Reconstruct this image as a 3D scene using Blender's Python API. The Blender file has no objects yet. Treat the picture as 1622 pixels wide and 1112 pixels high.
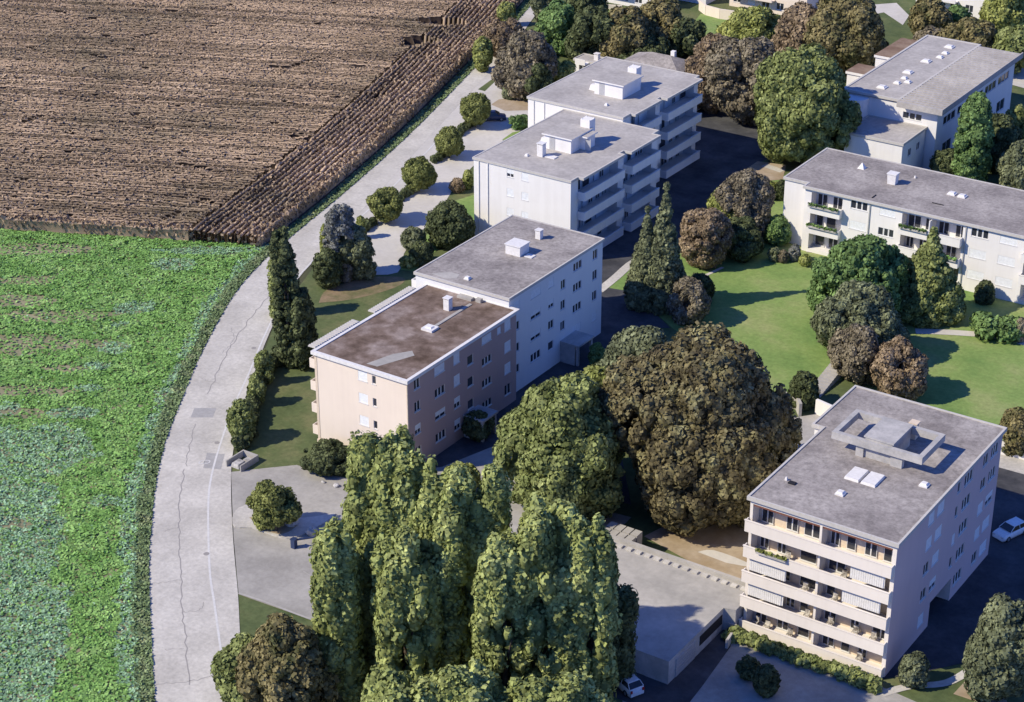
import bpy, math, random
import numpy as np
from mathutils import Vector
random.seed(7)
SC = bpy.context.scene
COL = SC.collection
R = math.radians

# ------------------------------------------------------------------ camera
F, TH, CH = 3152.5, 0.4639, 110.0          # focal length (photo px), downward pitch, height in metres
YAW = 0.5888
CX, CY = 115.0, -175.0
cam_d = bpy.data.cameras.new('camera'); cam = bpy.data.objects.new('camera', cam_d); COL.objects.link(cam)
cam_d.sensor_width = 36; cam_d.lens = 36 * F / 1622; cam_d.clip_start = 1; cam_d.clip_end = 6000
cam.location = (CX, CY, CH); cam.rotation_euler = (math.pi / 2 - TH, 0, YAW)
SC.camera = cam
# ------------------------------------------------------------------ sky, sun, exposure
SUN_EL = 40.0
w = bpy.data.worlds.new('World'); SC.world = w; w.use_nodes = True
nt = w.node_tree; bg = nt.nodes['Background']
sky = nt.nodes.new('ShaderNodeTexSky'); sky.sky_type = 'NISHITA'; sky.sun_disc = False
sky.sun_elevation = R(SUN_EL); sky.sun_rotation = R(221.6); sky.air_density = 1.0; sky.dust_density = 0.0; sky.ozone_density = 6.0
hs_ = nt.nodes.new('ShaderNodeHueSaturation'); hs_.inputs['Saturation'].default_value = 1.12; hs_.inputs['Value'].default_value = 1.0
nt.links.new(sky.outputs[0], hs_.inputs['Color']); tn_ = nt.nodes.new('ShaderNodeMix'); tn_.data_type = 'RGBA'; tn_.blend_type = 'MULTIPLY'; tn_.inputs[0].default_value = 1; tn_.inputs[7].default_value = (0.98, 0.95, 1.5, 1)
nt.links.new(hs_.outputs[0], tn_.inputs[6]); nt.links.new(tn_.outputs[2], bg.inputs[0]); bg.inputs[1].default_value = 0.118
sl = bpy.data.lights.new('sun', 'SUN'); sl.energy = 5.0; sl.angle = R(0.5); sl.color = (1.0, 0.90, 0.69)
so = bpy.data.objects.new('sun', sl); COL.objects.link(so)
so.rotation_euler = Vector((0.508, 0.572, -0.643)).to_track_quat('-Z', 'Y').to_euler()
vs = SC.view_settings; vs.view_transform = 'Standard'; vs.look = 'None'; vs.exposure = 0.0; vs.gamma = 1.0; vs.use_curve_mapping = False
SC.cycles.max_bounces = 6; SC.cycles.diffuse_bounces = 2

# ------------------------------------------------------------------ where a point of the photograph lies on a plane of the place
ct, st_ = math.cos(TH), math.sin(TH); cy_, sy_ = math.cos(YAW), math.sin(YAW)
def at(px, py, z=0.0):
    a = (px - 811) / F; b = (py - 556) / F
    Y = ct - b * st_; Z = -st_ - b * ct; t = (z - CH) / Z
    gx, gy = a * t, Y * t
    return (gx * cy_ - gy * sy_ + CX, gx * sy_ + gy * cy_ + CY)
def depth(x, y):
    return -(x - CX) * sy_ + (y - CY) * cy_
def top_z(x, y, ty):
    c = depth(x, y); k = (556 - ty) / F
    return CH + c * (k * ct - st_) / (ct + k * st_)
def px_m(x, y, z=0):                                # photo pixels per metre there
    return F / (depth(x, y) * ct - (z - CH) * st_)
def pts(L, z=0): return [at(a, b, z) for a, b in L]

# ------------------------------------------------------------------ materials
def newmat(name, rough=0.85, spec=0.25):
    m = bpy.data.materials.new(name); m.use_nodes = True
    b = m.node_tree.nodes['Principled BSDF']
    b.inputs['Roughness'].default_value = rough; b.inputs['Specular IOR Level'].default_value = spec
    return m, m.node_tree, b
def noise_node(t, vec, scale, detail=4, rough=0.6):
    n = t.nodes.new('ShaderNodeTexNoise'); n.inputs['Scale'].default_value = scale
    n.inputs['Detail'].default_value = detail; n.inputs['Roughness'].default_value = rough
    t.links.new(vec, n.inputs['Vector']); return n.outputs['Fac']
def ramp(t, fac, stops):
    r = t.nodes.new('ShaderNodeValToRGB'); t.links.new(fac, r.inputs[0]); e = r.color_ramp.elements
    while len(e) < len(stops): e.new(0.5)
    for k, (p, c) in enumerate(stops): e[k].position = p; e[k].color = (*c, 1)
    return r.outputs[0]
def mix(t, fac, a, b, mode='MIX'):
    m = t.nodes.new('ShaderNodeMix'); m.data_type = 'RGBA'; m.blend_type = mode
    for s, v in ((m.inputs[0], fac), (m.inputs[6], a), (m.inputs[7], b)):
        if isinstance(v, bpy.types.NodeSocket): t.links.new(v, s)
        else: s.default_value = v if not isinstance(v, tuple) else (*v, 1)
    return m.outputs[2]
def pos(t, scale=None):
    g = t.nodes.new('ShaderNodeNewGeometry')
    if scale is None: return g.outputs['Position']
    m = t.nodes.new('ShaderNodeMapping'); t.links.new(g.outputs['Position'], m.inputs[0]); m.inputs['Scale'].default_value = scale
    m.inputs['Rotation'].default_value = (0, 0, 0); return m.outputs[0]
def bump(t, b, h, strength=0.3, dist=0.1):
    n = t.nodes.new('ShaderNodeBump'); n.inputs['Strength'].default_value = strength; n.inputs['Distance'].default_value = dist
    t.links.new(h, n.inputs['Height']); t.links.new(n.outputs[0], b.inputs['Normal'])
def mottled(name, c1, c2, scale=0.3, c3=None, s2=2.5, amt=0.35, rough=0.9, bmp=0.0, stretch=None, spec=0.2):
    m, t, b = newmat(name, rough, spec); p = pos(t, stretch)
    n1 = noise_node(t, p, scale, 5); n2 = noise_node(t, p, s2, 4, 0.7)
    st = [(0.35, c1), (0.65, c2)] if c3 is None else [(0.3, c1), (0.5, c2), (0.7, c3)]
    c = ramp(t, n1, st)
    fine = ramp(t, n2, [(0.3, (0.62, 0.62, 0.62)), (0.7, (1.25, 1.25, 1.25))])
    t.links.new(mix(t, amt, c, mix(t, 1.0, c, fine, 'MULTIPLY')), b.inputs['Base Color'])
    if bmp: bump(t, b, n2, bmp)
    return m
def foliage(name, dark, mid, light, scale=0.5, isl=0.45, trans=0.2, gain=1.45):
    dark, mid, light = [tuple(gain * q for q in c) for c in (dark, mid, light)]
    m, t, b = newmat(name, 0.75, 0.15); p = pos(t)
    n1 = noise_node(t, p, scale, 4, 0.65)
    c = ramp(t, n1, [(0.30, dark), (0.5, mid), (0.70, light)])
    g = t.nodes.new('ShaderNodeNewGeometry')
    rr = ramp(t, g.outputs['Random Per Island'], [(0.0, (1 - isl,) * 3), (1.0, (1 + isl,) * 3)])
    col = mix(t, 1.0, c, rr, 'MULTIPLY'); t.links.new(col, b.inputs['Base Color'])
    tr = t.nodes.new('ShaderNodeBsdfTranslucent'); t.links.new(col, tr.inputs[0])
    ms = t.nodes.new('ShaderNodeMixShader'); ms.inputs[0].default_value = trans
    t.links.new(b.outputs[0], ms.inputs[1]); t.links.new(tr.outputs[0], ms.inputs[2])
    t.links.new(ms.outputs[0], t.nodes['Material Output'].inputs[0])
    return m
def plain(name, c, rough=0.6, spec=0.3, metal=0.0):
    m, t, b = newmat(name, rough, spec); b.inputs['Metallic'].default_value = metal
    n = noise_node(t, pos(t), 3.0, 3)
    t.links.new(mix(t, 1.0, c, ramp(t, n, [(0.3, (0.9,) * 3), (0.7, (1.06,) * 3)]), 'MULTIPLY'), b.inputs['Base Color'])
    return m
def streaked(name, base, dirt, amt=0.4):                 # plaster with faint vertical weather streaks
    m, t, b = newmat(name, 0.9, 0.15)
    n1 = noise_node(t, pos(t, (1.6, 1.6, 0.12)), 1.0, 4); n2 = noise_node(t, pos(t), 0.35, 4)
    f = ramp(t, mix(t, 0.5, n1, n2), [(0.42, (0, 0, 0)), (0.72, (amt,) * 3)])
    t.links.new(mix(t, f, base, dirt), b.inputs['Base Color'])
    return m
M = dict(
 ground=mottled('ground_soil', (.06, .075, .035), (.10, .10, .055), .08, bmp=.2),
 road=mottled('pale_concrete', (.49, .465, .42), (.63, .60, .545), .18, s2=2.2, amt=.45),
 crack=plain('crack_seal', (.33, .31, .295), .9), line=plain('kerb_stone', (.66, .65, .63), .8),
 patch=mottled('repair_patch', (.36, .35, .34), (.42, .41, .40), .5),
 paving=mottled('paving', (.52, .495, .455), (.62, .59, .545), .15, s2=1.4, amt=.2),
 asphalt=mottled('grey_asphalt', (.31, .295, .27), (.44, .42, .385), .16, s2=1.6, amt=.35),
 shadeasph=mottled('shade_dark_asphalt', (.045, .047, .055), (.10, .10, .105), .22, s2=1.5, amt=.5),  # asphalt of the shadowed yards, its colour darkened to deepen their shade
 sand=mottled('dry_sandy_ground', (.34, .26, .17), (.45, .37, .28), .3, s2=1.5, amt=.3),
 lawn=mottled('dull_lawn', (.07, .10, .04), (.115, .145, .058), .16, c3=(.19, .19, .09), s2=1.6, amt=.6, bmp=.15),
 drylawn=mottled('worn_lawn', (.14, .14, .065), (.30, .22, .14), .35, s2=2.2, amt=.5),
 park=mottled('park_lawn', (.135, .24, .065), (.225, .32, .095), .10, c3=(.33, .36, .15), s2=1.8, amt=.55, bmp=.1),
 deck=mottled('deck_concrete', (.36, .345, .32), (.49, .465, .43), .2, s2=1.2, amt=.3),
 soil=mottled('field_soil', (.22, .21, .12), (.33, .30, .19), .15, bmp=.3),
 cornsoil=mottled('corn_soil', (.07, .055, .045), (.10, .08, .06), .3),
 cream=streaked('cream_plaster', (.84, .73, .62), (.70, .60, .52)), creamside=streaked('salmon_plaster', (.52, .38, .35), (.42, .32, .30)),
 white=streaked('white_plaster', (.84, .82, .80), (.66, .63, .60)), bluewhite=streaked('pale_plaster', (.80, .80, .80), (.68, .69, .72)),
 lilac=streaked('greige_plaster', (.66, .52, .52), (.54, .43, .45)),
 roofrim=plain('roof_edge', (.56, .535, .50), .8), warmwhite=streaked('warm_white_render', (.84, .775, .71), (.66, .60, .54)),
 trim=plain('white_trim', (.78, .76, .74)), concrete=mottled('weathered_concrete', (.38, .37, .36), (.52, .50, .48), .6),
 glass=plain('dark_glass', (.035, .04, .055), .12, .6), shutter=plain('roller_shutter', (.86, .88, .90), .6), frame=plain('window_frame', (.72, .72, .72), .5),
 stair=plain('stair_glazing', (.05, .06, .08), .25, .5), redbrown=plain('awning_red', (.22, .085, .06), .8), beige=plain('beige_wall', (.72, .60, .47), .9),
 roof=mottled('grey_gravel_roof', (.25, .225, .215), (.42, .385, .36), .2, s2=2.0, amt=.9, bmp=.15),
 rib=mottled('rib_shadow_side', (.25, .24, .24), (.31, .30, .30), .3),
 roofl=mottled('light_gravel_roof', (.38, .355, .335), (.51, .48, .45), .14, s2=1.6, amt=.5, bmp=.1),
 roofb=mottled('brown_mossy_roof', (.105, .07, .048), (.205, .15, .12), .25, c3=(.34, .28, .25), s2=1.0, amt=.6, bmp=.15),
 rust=mottled('rust_roof', (.20, .13, .09), (.30, .22, .16), .5),
 metal=plain('sheet_metal', (.55, .55, .56), .4, .5, .3), dark=plain('dark_opening', (.02, .02, .025), .8),
 rock=mottled('pale_rock', (.30, .29, .28), (.62, .60, .58), 1.2, s2=4, amt=.5), bark=mottled('bark', (.07, .055, .04), (.14, .11, .09), 1.5),
 paint=plain('car_paint_white', (.80, .81, .82), .22, .6), tyre=plain('tyre_rubber', (.02, .02, .02), .8), cglass=plain('car_glass', (.02, .025, .03), .08, .7),
 blue=plain('dark_blue_paint', (.03, .05, .12), .35, .5), rim=plain('alloy', (.45, .45, .47), .35, .5, .7), red=plain('red_lamp', (.4, .03, .02), .3), lamp=plain('lamp_glass', (.7, .7, .7), .15, .6),
 clutter=mottled('balcony_clutter', (.12, .10, .09), (.72, .68, .62), 2.5, s2=7, amt=.6),
)
FO = dict(
 poplar=foliage('poplar_leaf', (.12, .14, .045), (.215, .245, .085), (.34, .37, .145), .3),
 olive=foliage('olive_leaf', (.075, .095, .03), (.16, .185, .065), (.27, .30, .12), .5),
 yellow=foliage('yellow_green_leaf', (.10, .115, .03), (.21, .23, .07), (.34, .36, .13), .5),
 beech=foliage('copper_beech_leaf', (.06, .05, .03), (.14, .12, .06), (.235, .225, .115), .4),
 brown=foliage('brown_leaf', (.105, .08, .05), (.20, .15, .095), (.30, .235, .155), .5),
 umber=foliage('grey_brown_leaf', (.08, .072, .048), (.17, .145, .10), (.26, .23, .16), .5),
 mixed=foliage('mixed_leaf', (.06, .07, .028), (.15, .13, .06), (.26, .22, .105), .4),
 green=foliage('fresh_leaf', (.05, .085, .03), (.11, .175, .06), (.20, .29, .105), .5),
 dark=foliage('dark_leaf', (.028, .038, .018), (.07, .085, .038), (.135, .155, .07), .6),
 grey=foliage('grey_green_leaf', (.055, .065, .036), (.12, .135, .075), (.21, .23, .13), .5),
 blue=foliage('blue_spruce_needle', (.08, .085, .07), (.165, .17, .155), (.27, .27, .25), .7),
 conifer=foliage('conifer_needle', (.06, .07, .042), (.125, .14, .075), (.22, .24, .13), .7),
 pot=foliage('ball_crown_leaf', (.05, .065, .022), (.14, .155, .05), (.25, .265, .09), .7),
 teal=foliage('bluish_crop_leaf', (.15, .27, .14), (.26, .42, .24), (.39, .57, .36), .9, .4, .1, 1.1),
 crop=foliage('bright_crop_leaf', (.13, .27, .06), (.215, .39, .105), (.30, .47, .155), .3, .28, .1, 1.12),
 verge=foliage('verge_grass', (.13, .19, .08), (.21, .29, .13), (.30, .34, .18), .5, .4, .1, 1.0),
 corndark=foliage('maize_stalk_shade', (.055, .04, .03), (.085, .062, .048), (.12, .09, .07), .2, .3, .0, 1.0),  # brown row sides with the leaf shade between rows put into the colour
 cornmid=foliage('maize_lower_leaf_shade', (.09, .07, .05), (.16, .12, .085), (.22, .17, .12), .3, .4, .05, 1.0),  # headland row side: lighter brown, still carrying some painted row shade
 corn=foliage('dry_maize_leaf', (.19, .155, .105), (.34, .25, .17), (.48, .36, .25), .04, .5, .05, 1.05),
)
# ------------------------------------------------------------------ mesh building
ORG = {}                                        # world origin of every parent
def tag(o, label=None, cat=None, group=None, kind=None):
    if label: o['label'] = label
    if cat: o['category'] = cat
    if group: o['group'] = group
    if kind: o['kind'] = kind
    return o
def empty(name, x, y, label, cat, group=None, z=0.0):
    o = bpy.data.objects.new(name, None); COL.objects.link(o); o.location = (x, y, z); o.empty_display_size = .5
    ORG[o.name] = np.array((x, y, z), float)
    return tag(o, label, cat, group)
def link_mesh(name, V, Fc, mats, parent=None, mi=None, smooth=False, origin=None):
    V = np.asarray(V, float).reshape(-1, 3)
    if parent is not None: og = ORG[parent.name]
    elif origin is not None: og = np.array(origin, float)
    else: og = np.zeros(3)
    me = bpy.data.meshes.new(name)
    if isinstance(Fc, np.ndarray):
        k = Fc.shape[1]; me.vertices.add(len(V)); me.vertices.foreach_set('co', (V - og).ravel())
        me.loops.add(Fc.size); me.loops.foreach_set('vertex_index', Fc.ravel().astype(np.int32))
        me.polygons.add(len(Fc)); me.polygons.foreach_set('loop_start', np.arange(0, Fc.size, k, dtype=np.int32))
        me.update(calc_edges=True)
    else:
        me.from_pydata((V - og).tolist(), [], Fc); me.update()
    for m in mats: me.materials.append(m)
    if mi is not None: me.polygons.foreach_set('material_index', np.array(mi, dtype=np.int32))
    if smooth: me.polygons.foreach_set('use_smooth', [True] * len(me.polygons))
    o = bpy.data.objects.new(name, me); COL.objects.link(o)
    if parent is not None: o.parent = parent; ORG[o.name] = og
    else: o.location = og; ORG[o.name] = og
    return o
class Fr:                                       # wall frame: u along the wall, o outward, z up; rot 0 faces -y, 90 faces +x
    def __init__(s, x, y, rot=0, z=0): s.x, s.y, s.z, s.c, s.s = x, y, z, math.cos(R(rot)), math.sin(R(rot)); s.rot = rot
    def p(s, u, o, z): return (s.x + u * s.c + o * s.s, s.y + u * s.s - o * s.c, s.z + z)
ID = Fr(0, 0)
class MB:
    def __init__(s): s.v, s.f, s.m = [], [], []
    def quad(s, a, b, c, d, m=0):
        n = len(s.v); s.v += [a, b, c, d]; s.f.append((n, n + 1, n + 2, n + 3)); s.m.append(m)
    def poly(s, P, m=0):
        n = len(s.v); s.v += list(P); s.f.append(tuple(range(n, n + len(P)))); s.m.append(m)
    def box(s, x0, y0, z0, x1, y1, z1, m=0, fr=None, top=None, inset=0.0):
        g = (lambda a, b, c: (a, b, c)) if fr is None else (lambda a, b, c: fr.p(a, b, c))
        n = len(s.v); i = inset
        s.v += [g(x0, y0, z0), g(x1, y0, z0), g(x1, y1, z0), g(x0, y1, z0), g(x0 + i, y0 + i, z1), g(x1 - i, y0 + i, z1), g(x1 - i, y1 - i, z1), g(x0 + i, y1 - i, z1)]
        fl = [(0, 3, 2, 1), (4, 5, 6, 7), (0, 1, 5, 4), (1, 2, 6, 5), (2, 3, 7, 6), (3, 0, 4, 7)]
        if fr is not None: fl = [f[::-1] for f in fl]
        for k, f in enumerate(fl): s.f.append(tuple(n + q for q in f)); s.m.append(top if (k == 1 and top is not None) else m)
    def prism(s, P, z0, z1, m=0, top=None):
        n = len(P); k = len(s.v)
        s.v += [(x, y, z0) for x, y in P] + [(x, y, z1) for x, y in P]
        s.f.append(tuple(k + q for q in reversed(range(n)))); s.m.append(m)
        s.f.append(tuple(k + n + q for q in range(n))); s.m.append(m if top is None else top)
        for q in range(n): r = (q + 1) % n; s.f.append((k + q, k + r, k + n + r, k + n + q)); s.m.append(m)
    def tube(s, a, b, r0, r1, n=8, m=0, cap=True):
        a, b = Vector(a), Vector(b); d = (b - a).normalized(); u = d.orthogonal().normalized(); v = d.cross(u); k = len(s.v)
        for c, r in ((a, r0), (b, r1)):
            for q in range(n):
                t = 2 * math.pi * q / n; s.v.append(tuple(c + u * math.cos(t) * r + v * math.sin(t) * r))
        for q in range(n): e = (q + 1) % n; s.f.append((k + q, k + e, k + n + e, k + n + q)); s.m.append(m)
        if cap: s.f.append(tuple(k + q for q in reversed(range(n)))); s.m.append(m); s.f.append(tuple(k + n + q for q in range(n))); s.m.append(m)
    def build(s, name, mats, parent=None, origin=None, smooth=False):
        return link_mesh(name, s.v, s.f, mats if isinstance(mats, list) else [mats], parent, s.m, smooth, origin)
def facade(mb, fr, u0, u1, z0, z1, holes, dep=0.16, m=0, mr=0, closed=()):
    us = sorted({u0, u1, *[h[0] for h in holes], *[h[2] for h in holes]}); zs = sorted({z0, z1, *[h[1] for h in holes], *[h[3] for h in holes]})
    us = [u for u in us if u0 <= u <= u1]; zs = [z for z in zs if z0 <= z <= z1]
    for a, b in zip(us, us[1:]):
        for c, d in zip(zs, zs[1:]):
            cu, cz = (a + b) / 2, (c + d) / 2
            if any(h[0] < cu < h[2] and h[1] < cz < h[3] for h in holes): continue
            mb.quad(fr.p(a, 0, c), fr.p(b, 0, c), fr.p(b, 0, d), fr.p(a, 0, d), m)
    for h in holes:
        a, c, b, d = h[:4]; dd = h[4] if len(h) > 4 else dep
        mb.quad(fr.p(a, 0, c), fr.p(b, 0, c), fr.p(b, -dd, c), fr.p(a, -dd, c), mr)
        mb.quad(fr.p(a, 0, d), fr.p(a, -dd, d), fr.p(b, -dd, d), fr.p(b, 0, d), mr)
        mb.quad(fr.p(a, 0, c), fr.p(a, -dd, c), fr.p(a, -dd, d), fr.p(a, 0, d), mr)
        mb.quad(fr.p(b, 0, c), fr.p(b, 0, d), fr.p(b, -dd, d), fr.p(b, -dd, c), mr)
        mb.quad(fr.p(a, -dd, c), fr.p(b, -dd, c), fr.p(b, -dd, d), fr.p(a, -dd, d), h[5] if len(h) > 5 else mr)
WM = {}
def window(parent, fr, uc, zc, wd, ht, style, dep=0.16):
    """style: number of lights (1..3), S closed shutter, H half closed shutter, T stair glazing"""
    key = (style, round(wd, 2), round(ht, 2), dep)
    if key not in WM:
        f = MB(); b = .055; o0, o1 = -dep + .06, -dep + .09
        n = {'S': 1, 'T': 1, 'H': 2}.get(style, style)
        f.box(-wd / 2, o0, -ht / 2, wd / 2, o1, -ht / 2 + b, 0, ID); f.box(-wd / 2, o0, ht / 2 - b, wd / 2, o1, ht / 2, 0, ID)
        for k in range(n + 1):
            u = -wd / 2 + b / 2 + (wd - b) * k / n; e = b / 2 if k in (0, n) else (.10 if n == 3 else .06)
            f.box(u - e, o0, -ht / 2 + b, u + e, o1, ht / 2 - b, 0, ID)
        f.box(-wd / 2 - .08, -dep + .10, -ht / 2 - .08, wd / 2 + .06, .05, -ht / 2 - .003, 0, ID)   # sill
        p = MB(); p.box(-wd / 2 + .01, -dep + .02, -ht / 2 + .01, wd / 2 - .01, -dep + .05, ht / 2 - .01, 0, ID)
        s = None
        if style in ('S', 'H'):
            s = MB(); zb = -ht / 2 + .01 if style == 'S' else -.05
            k = 0; z = zb
            while z < ht / 2 - .02:
                z2 = min(z + .14, ht / 2 - .005); s.box(-wd / 2 + .01, -.06, z, wd / 2 - .01, -.02, z2 - .012, 0, ID); z += .14
            s.box(-wd / 2 + .01, -.066, zb, wd / 2 - .01, -.056, ht / 2 - .006, 0, ID)
        ms = []
        for nm, q, mt in (('window', f, M['frame']), ('pane', p, M['stair'] if style == 'T' else M['glass']), ('roller_shutter', s, M['shutter'])):
            if q is None: ms.append(None); continue
            me = bpy.data.meshes.new(nm); me.from_pydata(q.v, [], q.f); me.materials.append(mt); me.update(); ms.append(me)
        WM[key] = ms
    ms = WM[key]; P = np.array(fr.p(uc, 0, zc)) - ORG[parent.name]
    o = bpy.data.objects.new('window', ms[0]); COL.objects.link(o); o.parent = parent; o.location = P; o.rotation_euler = (0, 0, R(fr.rot))
    q = bpy.data.objects.new('pane', ms[1]); COL.objects.link(q); q.parent = o
    if ms[2]: q = bpy.data.objects.new('roller_shutter', ms[2]); COL.objects.link(q); q.parent = o
    return (uc - wd / 2, zc - ht / 2, uc + wd / 2, zc + ht / 2)
def roof(parent, P, z, mat, over=0.22, rim=0.10, rimw=0.2, trim='roofrim', th=.30):
    cx = sum(a for a, b in P) / len(P); cyy = sum(b for a, b in P) / len(P)
    def off(P, d):                                    # offset a ccw polygon outwards by d
        out = []; n = len(P)
        for k in range(n):
            p0, p1, p2 = Vector(P[k - 1]), Vector(P[k]), Vector(P[(k + 1) % n])
            a = (p1 - p0).normalized(); b = (p2 - p1).normalized(); na = Vector((a.y, -a.x)); nb = Vector((b.y, -b.x))
            m = (na + nb); m = m / max(m.dot(na), .2); out.append(tuple(p1 + m * d))
        return out
    mb = MB(); O = off(P, over); I = off(P, over - rimw); n = len(P)
    for k in range(n):
        r = (k + 1) % n
        o0, o1, i0, i1 = O[k], O[r], I[k], I[r]
        mb.quad((*o0, z - th), (*o1, z - th), (*o1, z + rim), (*o0, z + rim), 0)
        mb.quad((*o0, z + rim), (*o1, z + rim), (*i1, z + rim), (*i0, z + rim), 0)
        mb.quad((*i0, z + rim), (*i1, z + rim), (*i1, z), (*i0, z), 0)
    mb.poly([(x, y, z) for x, y in I], 1); mb.poly([(x, y, z - th) for x, y in reversed(O)], 0)
    return mb.build('roof', [M[trim], M[mat]], parent)
def sheet(name, P, z, mat, kind='structure'):
    mb = MB(); mb.poly([(x, y, z) for x, y in P]); return tag(mb.build(name, M[mat]), kind=kind)
def ribbon(mb, P, wd, z, m=0):
    P = [Vector((x, y)) for x, y in P]; L = []
    for k in range(len(P)):
        d = (P[min(k + 1, len(P) - 1)] - P[max(k - 1, 0)]).normalized(); n = Vector((-d.y, d.x)) * wd / 2; L.append((P[k] + n, P[k] - n))
    for (a, b), (c, d) in zip(L, L[1:]): mb.quad((*b, z), (*d, z), (*c, z), (*a, z), m)
def smooth_line(P, n=6):
    P = [Vector(p) for p in P]; out = []
    for k in range(len(P) - 1):
        p0, p1, p2, p3 = P[max(k - 1, 0)], P[k], P[k + 1], P[min(k + 2, len(P) - 1)]
        for q in range(n):
            t = q / n; out.append(tuple(.5 * ((2 * p1) + (p2 - p0) * t + (2 * p0 - 5 * p1 + 4 * p2 - p3) * t * t + (3 * p1 - p0 - 3 * p2 + p3) * t ** 3)))
    out.append(tuple(P[-1])); return out

# ================================================================== GROUND
sheet('ground', [(-900, -700), (900, -700), (900, 1500), (-900, 1500)], 0, 'ground')
RL = [(262, 1260), (252, 1180), (245, 1112), (239, 1000), (236, 900), (240, 830), (247, 765), (262, 700), (285, 640), (312, 575), (345, 510), (382, 452), (428, 404), (482, 358), (545, 306), (650, 212), (745, 115), (812, 42), (848, 0), (900, -62), (960, -130)]
RR = [(420, 1260), (398, 1180), (388, 1112), (381, 1020), (377, 942), (369, 850), (366, 750), (374, 690), (388, 640), (412, 565), (440, 500), (474, 440), (520, 392), (572, 335), (622, 281), (682, 215), (742, 150), (785, 104), (822, 60), (866, 0), (915, -62), (975, -130)]
rl, rr = smooth_line(pts(RL)), smooth_line(pts(RR))
def resamp(P, n):
    P = np.array(P); d = np.r_[0, np.cumsum(np.hypot(*np.diff(P, axis=0).T))]; t = np.linspace(0, d[-1], n)
    return np.c_[np.interp(t, d, P[:, 0]), np.interp(t, d, P[:, 1])]
A_, B_ = resamp(rl, 140), resamp(rr, 140)
mb = MB()
for k in range(139): mb.quad((*A_[k], .06), (*B_[k], .06), (*B_[k + 1], .06), (*A_[k + 1], .06), 0)
KL = [(368, 1160), (354, 1060), (340, 960), (332, 900), (330, 800), (336, 750), (352, 695), (372, 640), (395, 590), (420, 530), (447, 478), (480, 430), (540, 372), (600, 318), (650, 268), (705, 210)]
ribbon(mb, smooth_line(pts(KL)), .22, .068, 1)
def wob(P, a=.12): return [(x + random.uniform(-a, a), y + random.uniform(-a, a)) for x, y in smooth_line(P, 8)]
for L, wd in (([(302, 1085), (294, 1010), (289, 960), (286, 900), (283, 850), (285, 800), (291, 745)], .13), ([(296, 738), (300, 705), (312, 672)], .10), ([(330, 625), (345, 590), (362, 555), (380, 528), (400, 500), (425, 470)], .13),
              ([(247, 1085), (300, 1080), (345, 1070)], .10), ([(290, 970), (315, 968), (322, 955)], .07), ([(241, 925), (285, 920)], .07), ([(262, 1030), (293, 1028)], .06), ([(352, 560), (370, 540), (366, 520)], .06),
              ([(318, 600), (336, 606)], .06), ([(440, 345), (470, 360), (500, 372)], .06), ([(258, 843), (284, 836)], .05), ([(540, 322), (580, 328)], .06), ([(600, 240), (640, 250)], .05), ([(352, 533), (375, 533)], .06), ([(315, 702), (345, 700)], .06)):
    ribbon(mb, wob(pts(L), .16), wd * .8, .068, 2)
mb.poly([(*at(*q), .066) for q in ((302, 662), (337, 662), (343, 647), (308, 647))], 3)
mb.poly([(*at(*q), .066) for q in ((322, 742), (350, 744), (356, 720), (328, 718))], 3)
for px_, py_ in ((327, 878), (402, 552), (344, 702), (356, 1104), (357, 1103)):
    c = at(px_, py_); mb.poly([(c[0] + .32 * math.cos(t), c[1] + .32 * math.sin(t), .0685) for t in np.linspace(0, 2 * math.pi, 13)[:-1]], 2)
tag(mb.build('road', [M['road'], M['line'], M['crack'], M['patch']]), kind='structure')
c = at(320, 733); mb = MB()
for dx, dy in ((0, 0), (.42, .35)):                                    # worn painted figure on the road
    ring = [(c[0] + dx + .3 * math.cos(t), c[1] + dy + .38 * math.sin(t)) for t in np.linspace(0, 2 * math.pi, 12)]; ribbon(mb, ring, .13, .074)
tag(mb.build('road_marking', M['line']), kind='structure')

# lawns and paved areas, each a sheet above the last
sheet('estate_lawn', pts([(366, 1400), (374, 900), (368, 745), (388, 640), (440, 500), (520, 392), (622, 281), (742, 150), (790, 100), (870, 0), (1000, -150), (1750, -60), (1760, 1400)]), .02, 'lawn')
sheet('park_lawn', pts([(952, 458), (1010, 405), (1075, 400), (1150, 300), (1195, 262), (1242, 275), (1300, 400), (1640, 480), (1700, 720), (1560, 700), (1340, 600), (1220, 640), (1130, 560), (1065, 520), (1000, 462)]), .032, 'park')
sheet('park_lawn', pts([(1700, 470), (1560, 440), (1300, 395), (1245, 350), (1800, 420)]), .036, 'park')
sheet('worn_grass', smooth_line(pts([(505, 480), (520, 458), (585, 440), (640, 440), (625, 456), (560, 474), (505, 480)]), 4)[:-1], .034, 'drylawn')
sheet('driveway_paving', smooth_line(pts([(500, 440), (520, 392), (572, 335), (622, 281), (682, 215), (742, 150), (785, 104), (812, 118), (838, 150), (838, 205), (812, 212), (770, 245), (745, 268), (718, 300), (690, 345), (662, 372), (640, 402), (630, 432), (580, 436)]), 3), .05, 'paving')
sheet('sandy_forecourt', pts([(790, 158), (835, 150), (845, 175), (800, 176), (778, 166)]), .055, 'sand')
sheet('planting_strip', pts([(757, 142), (782, 124), (786, 128), (768, 145)]), .058, 'lawn')
sheet('grass_triangle', pts([(700, 346), (722, 318), (760, 306), (775, 360), (720, 372), (655, 430), (634, 428), (640, 412)]), .058, 'park')
sheet('grass_triangle', pts([(795, 222), (812, 210), (840, 205), (835, 225)]), .058, 'park')
sheet('car_park', pts([(366, 748), (420, 742), (470, 737), (520, 752), (560, 760), (700, 740), (800, 700), (850, 780), (1000, 820), (960, 860), (940, 1000), (900, 1300), (560, 1260), (560, 1010), (500, 985), (378, 942), (370, 850)]), .045, 'asphalt')
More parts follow.
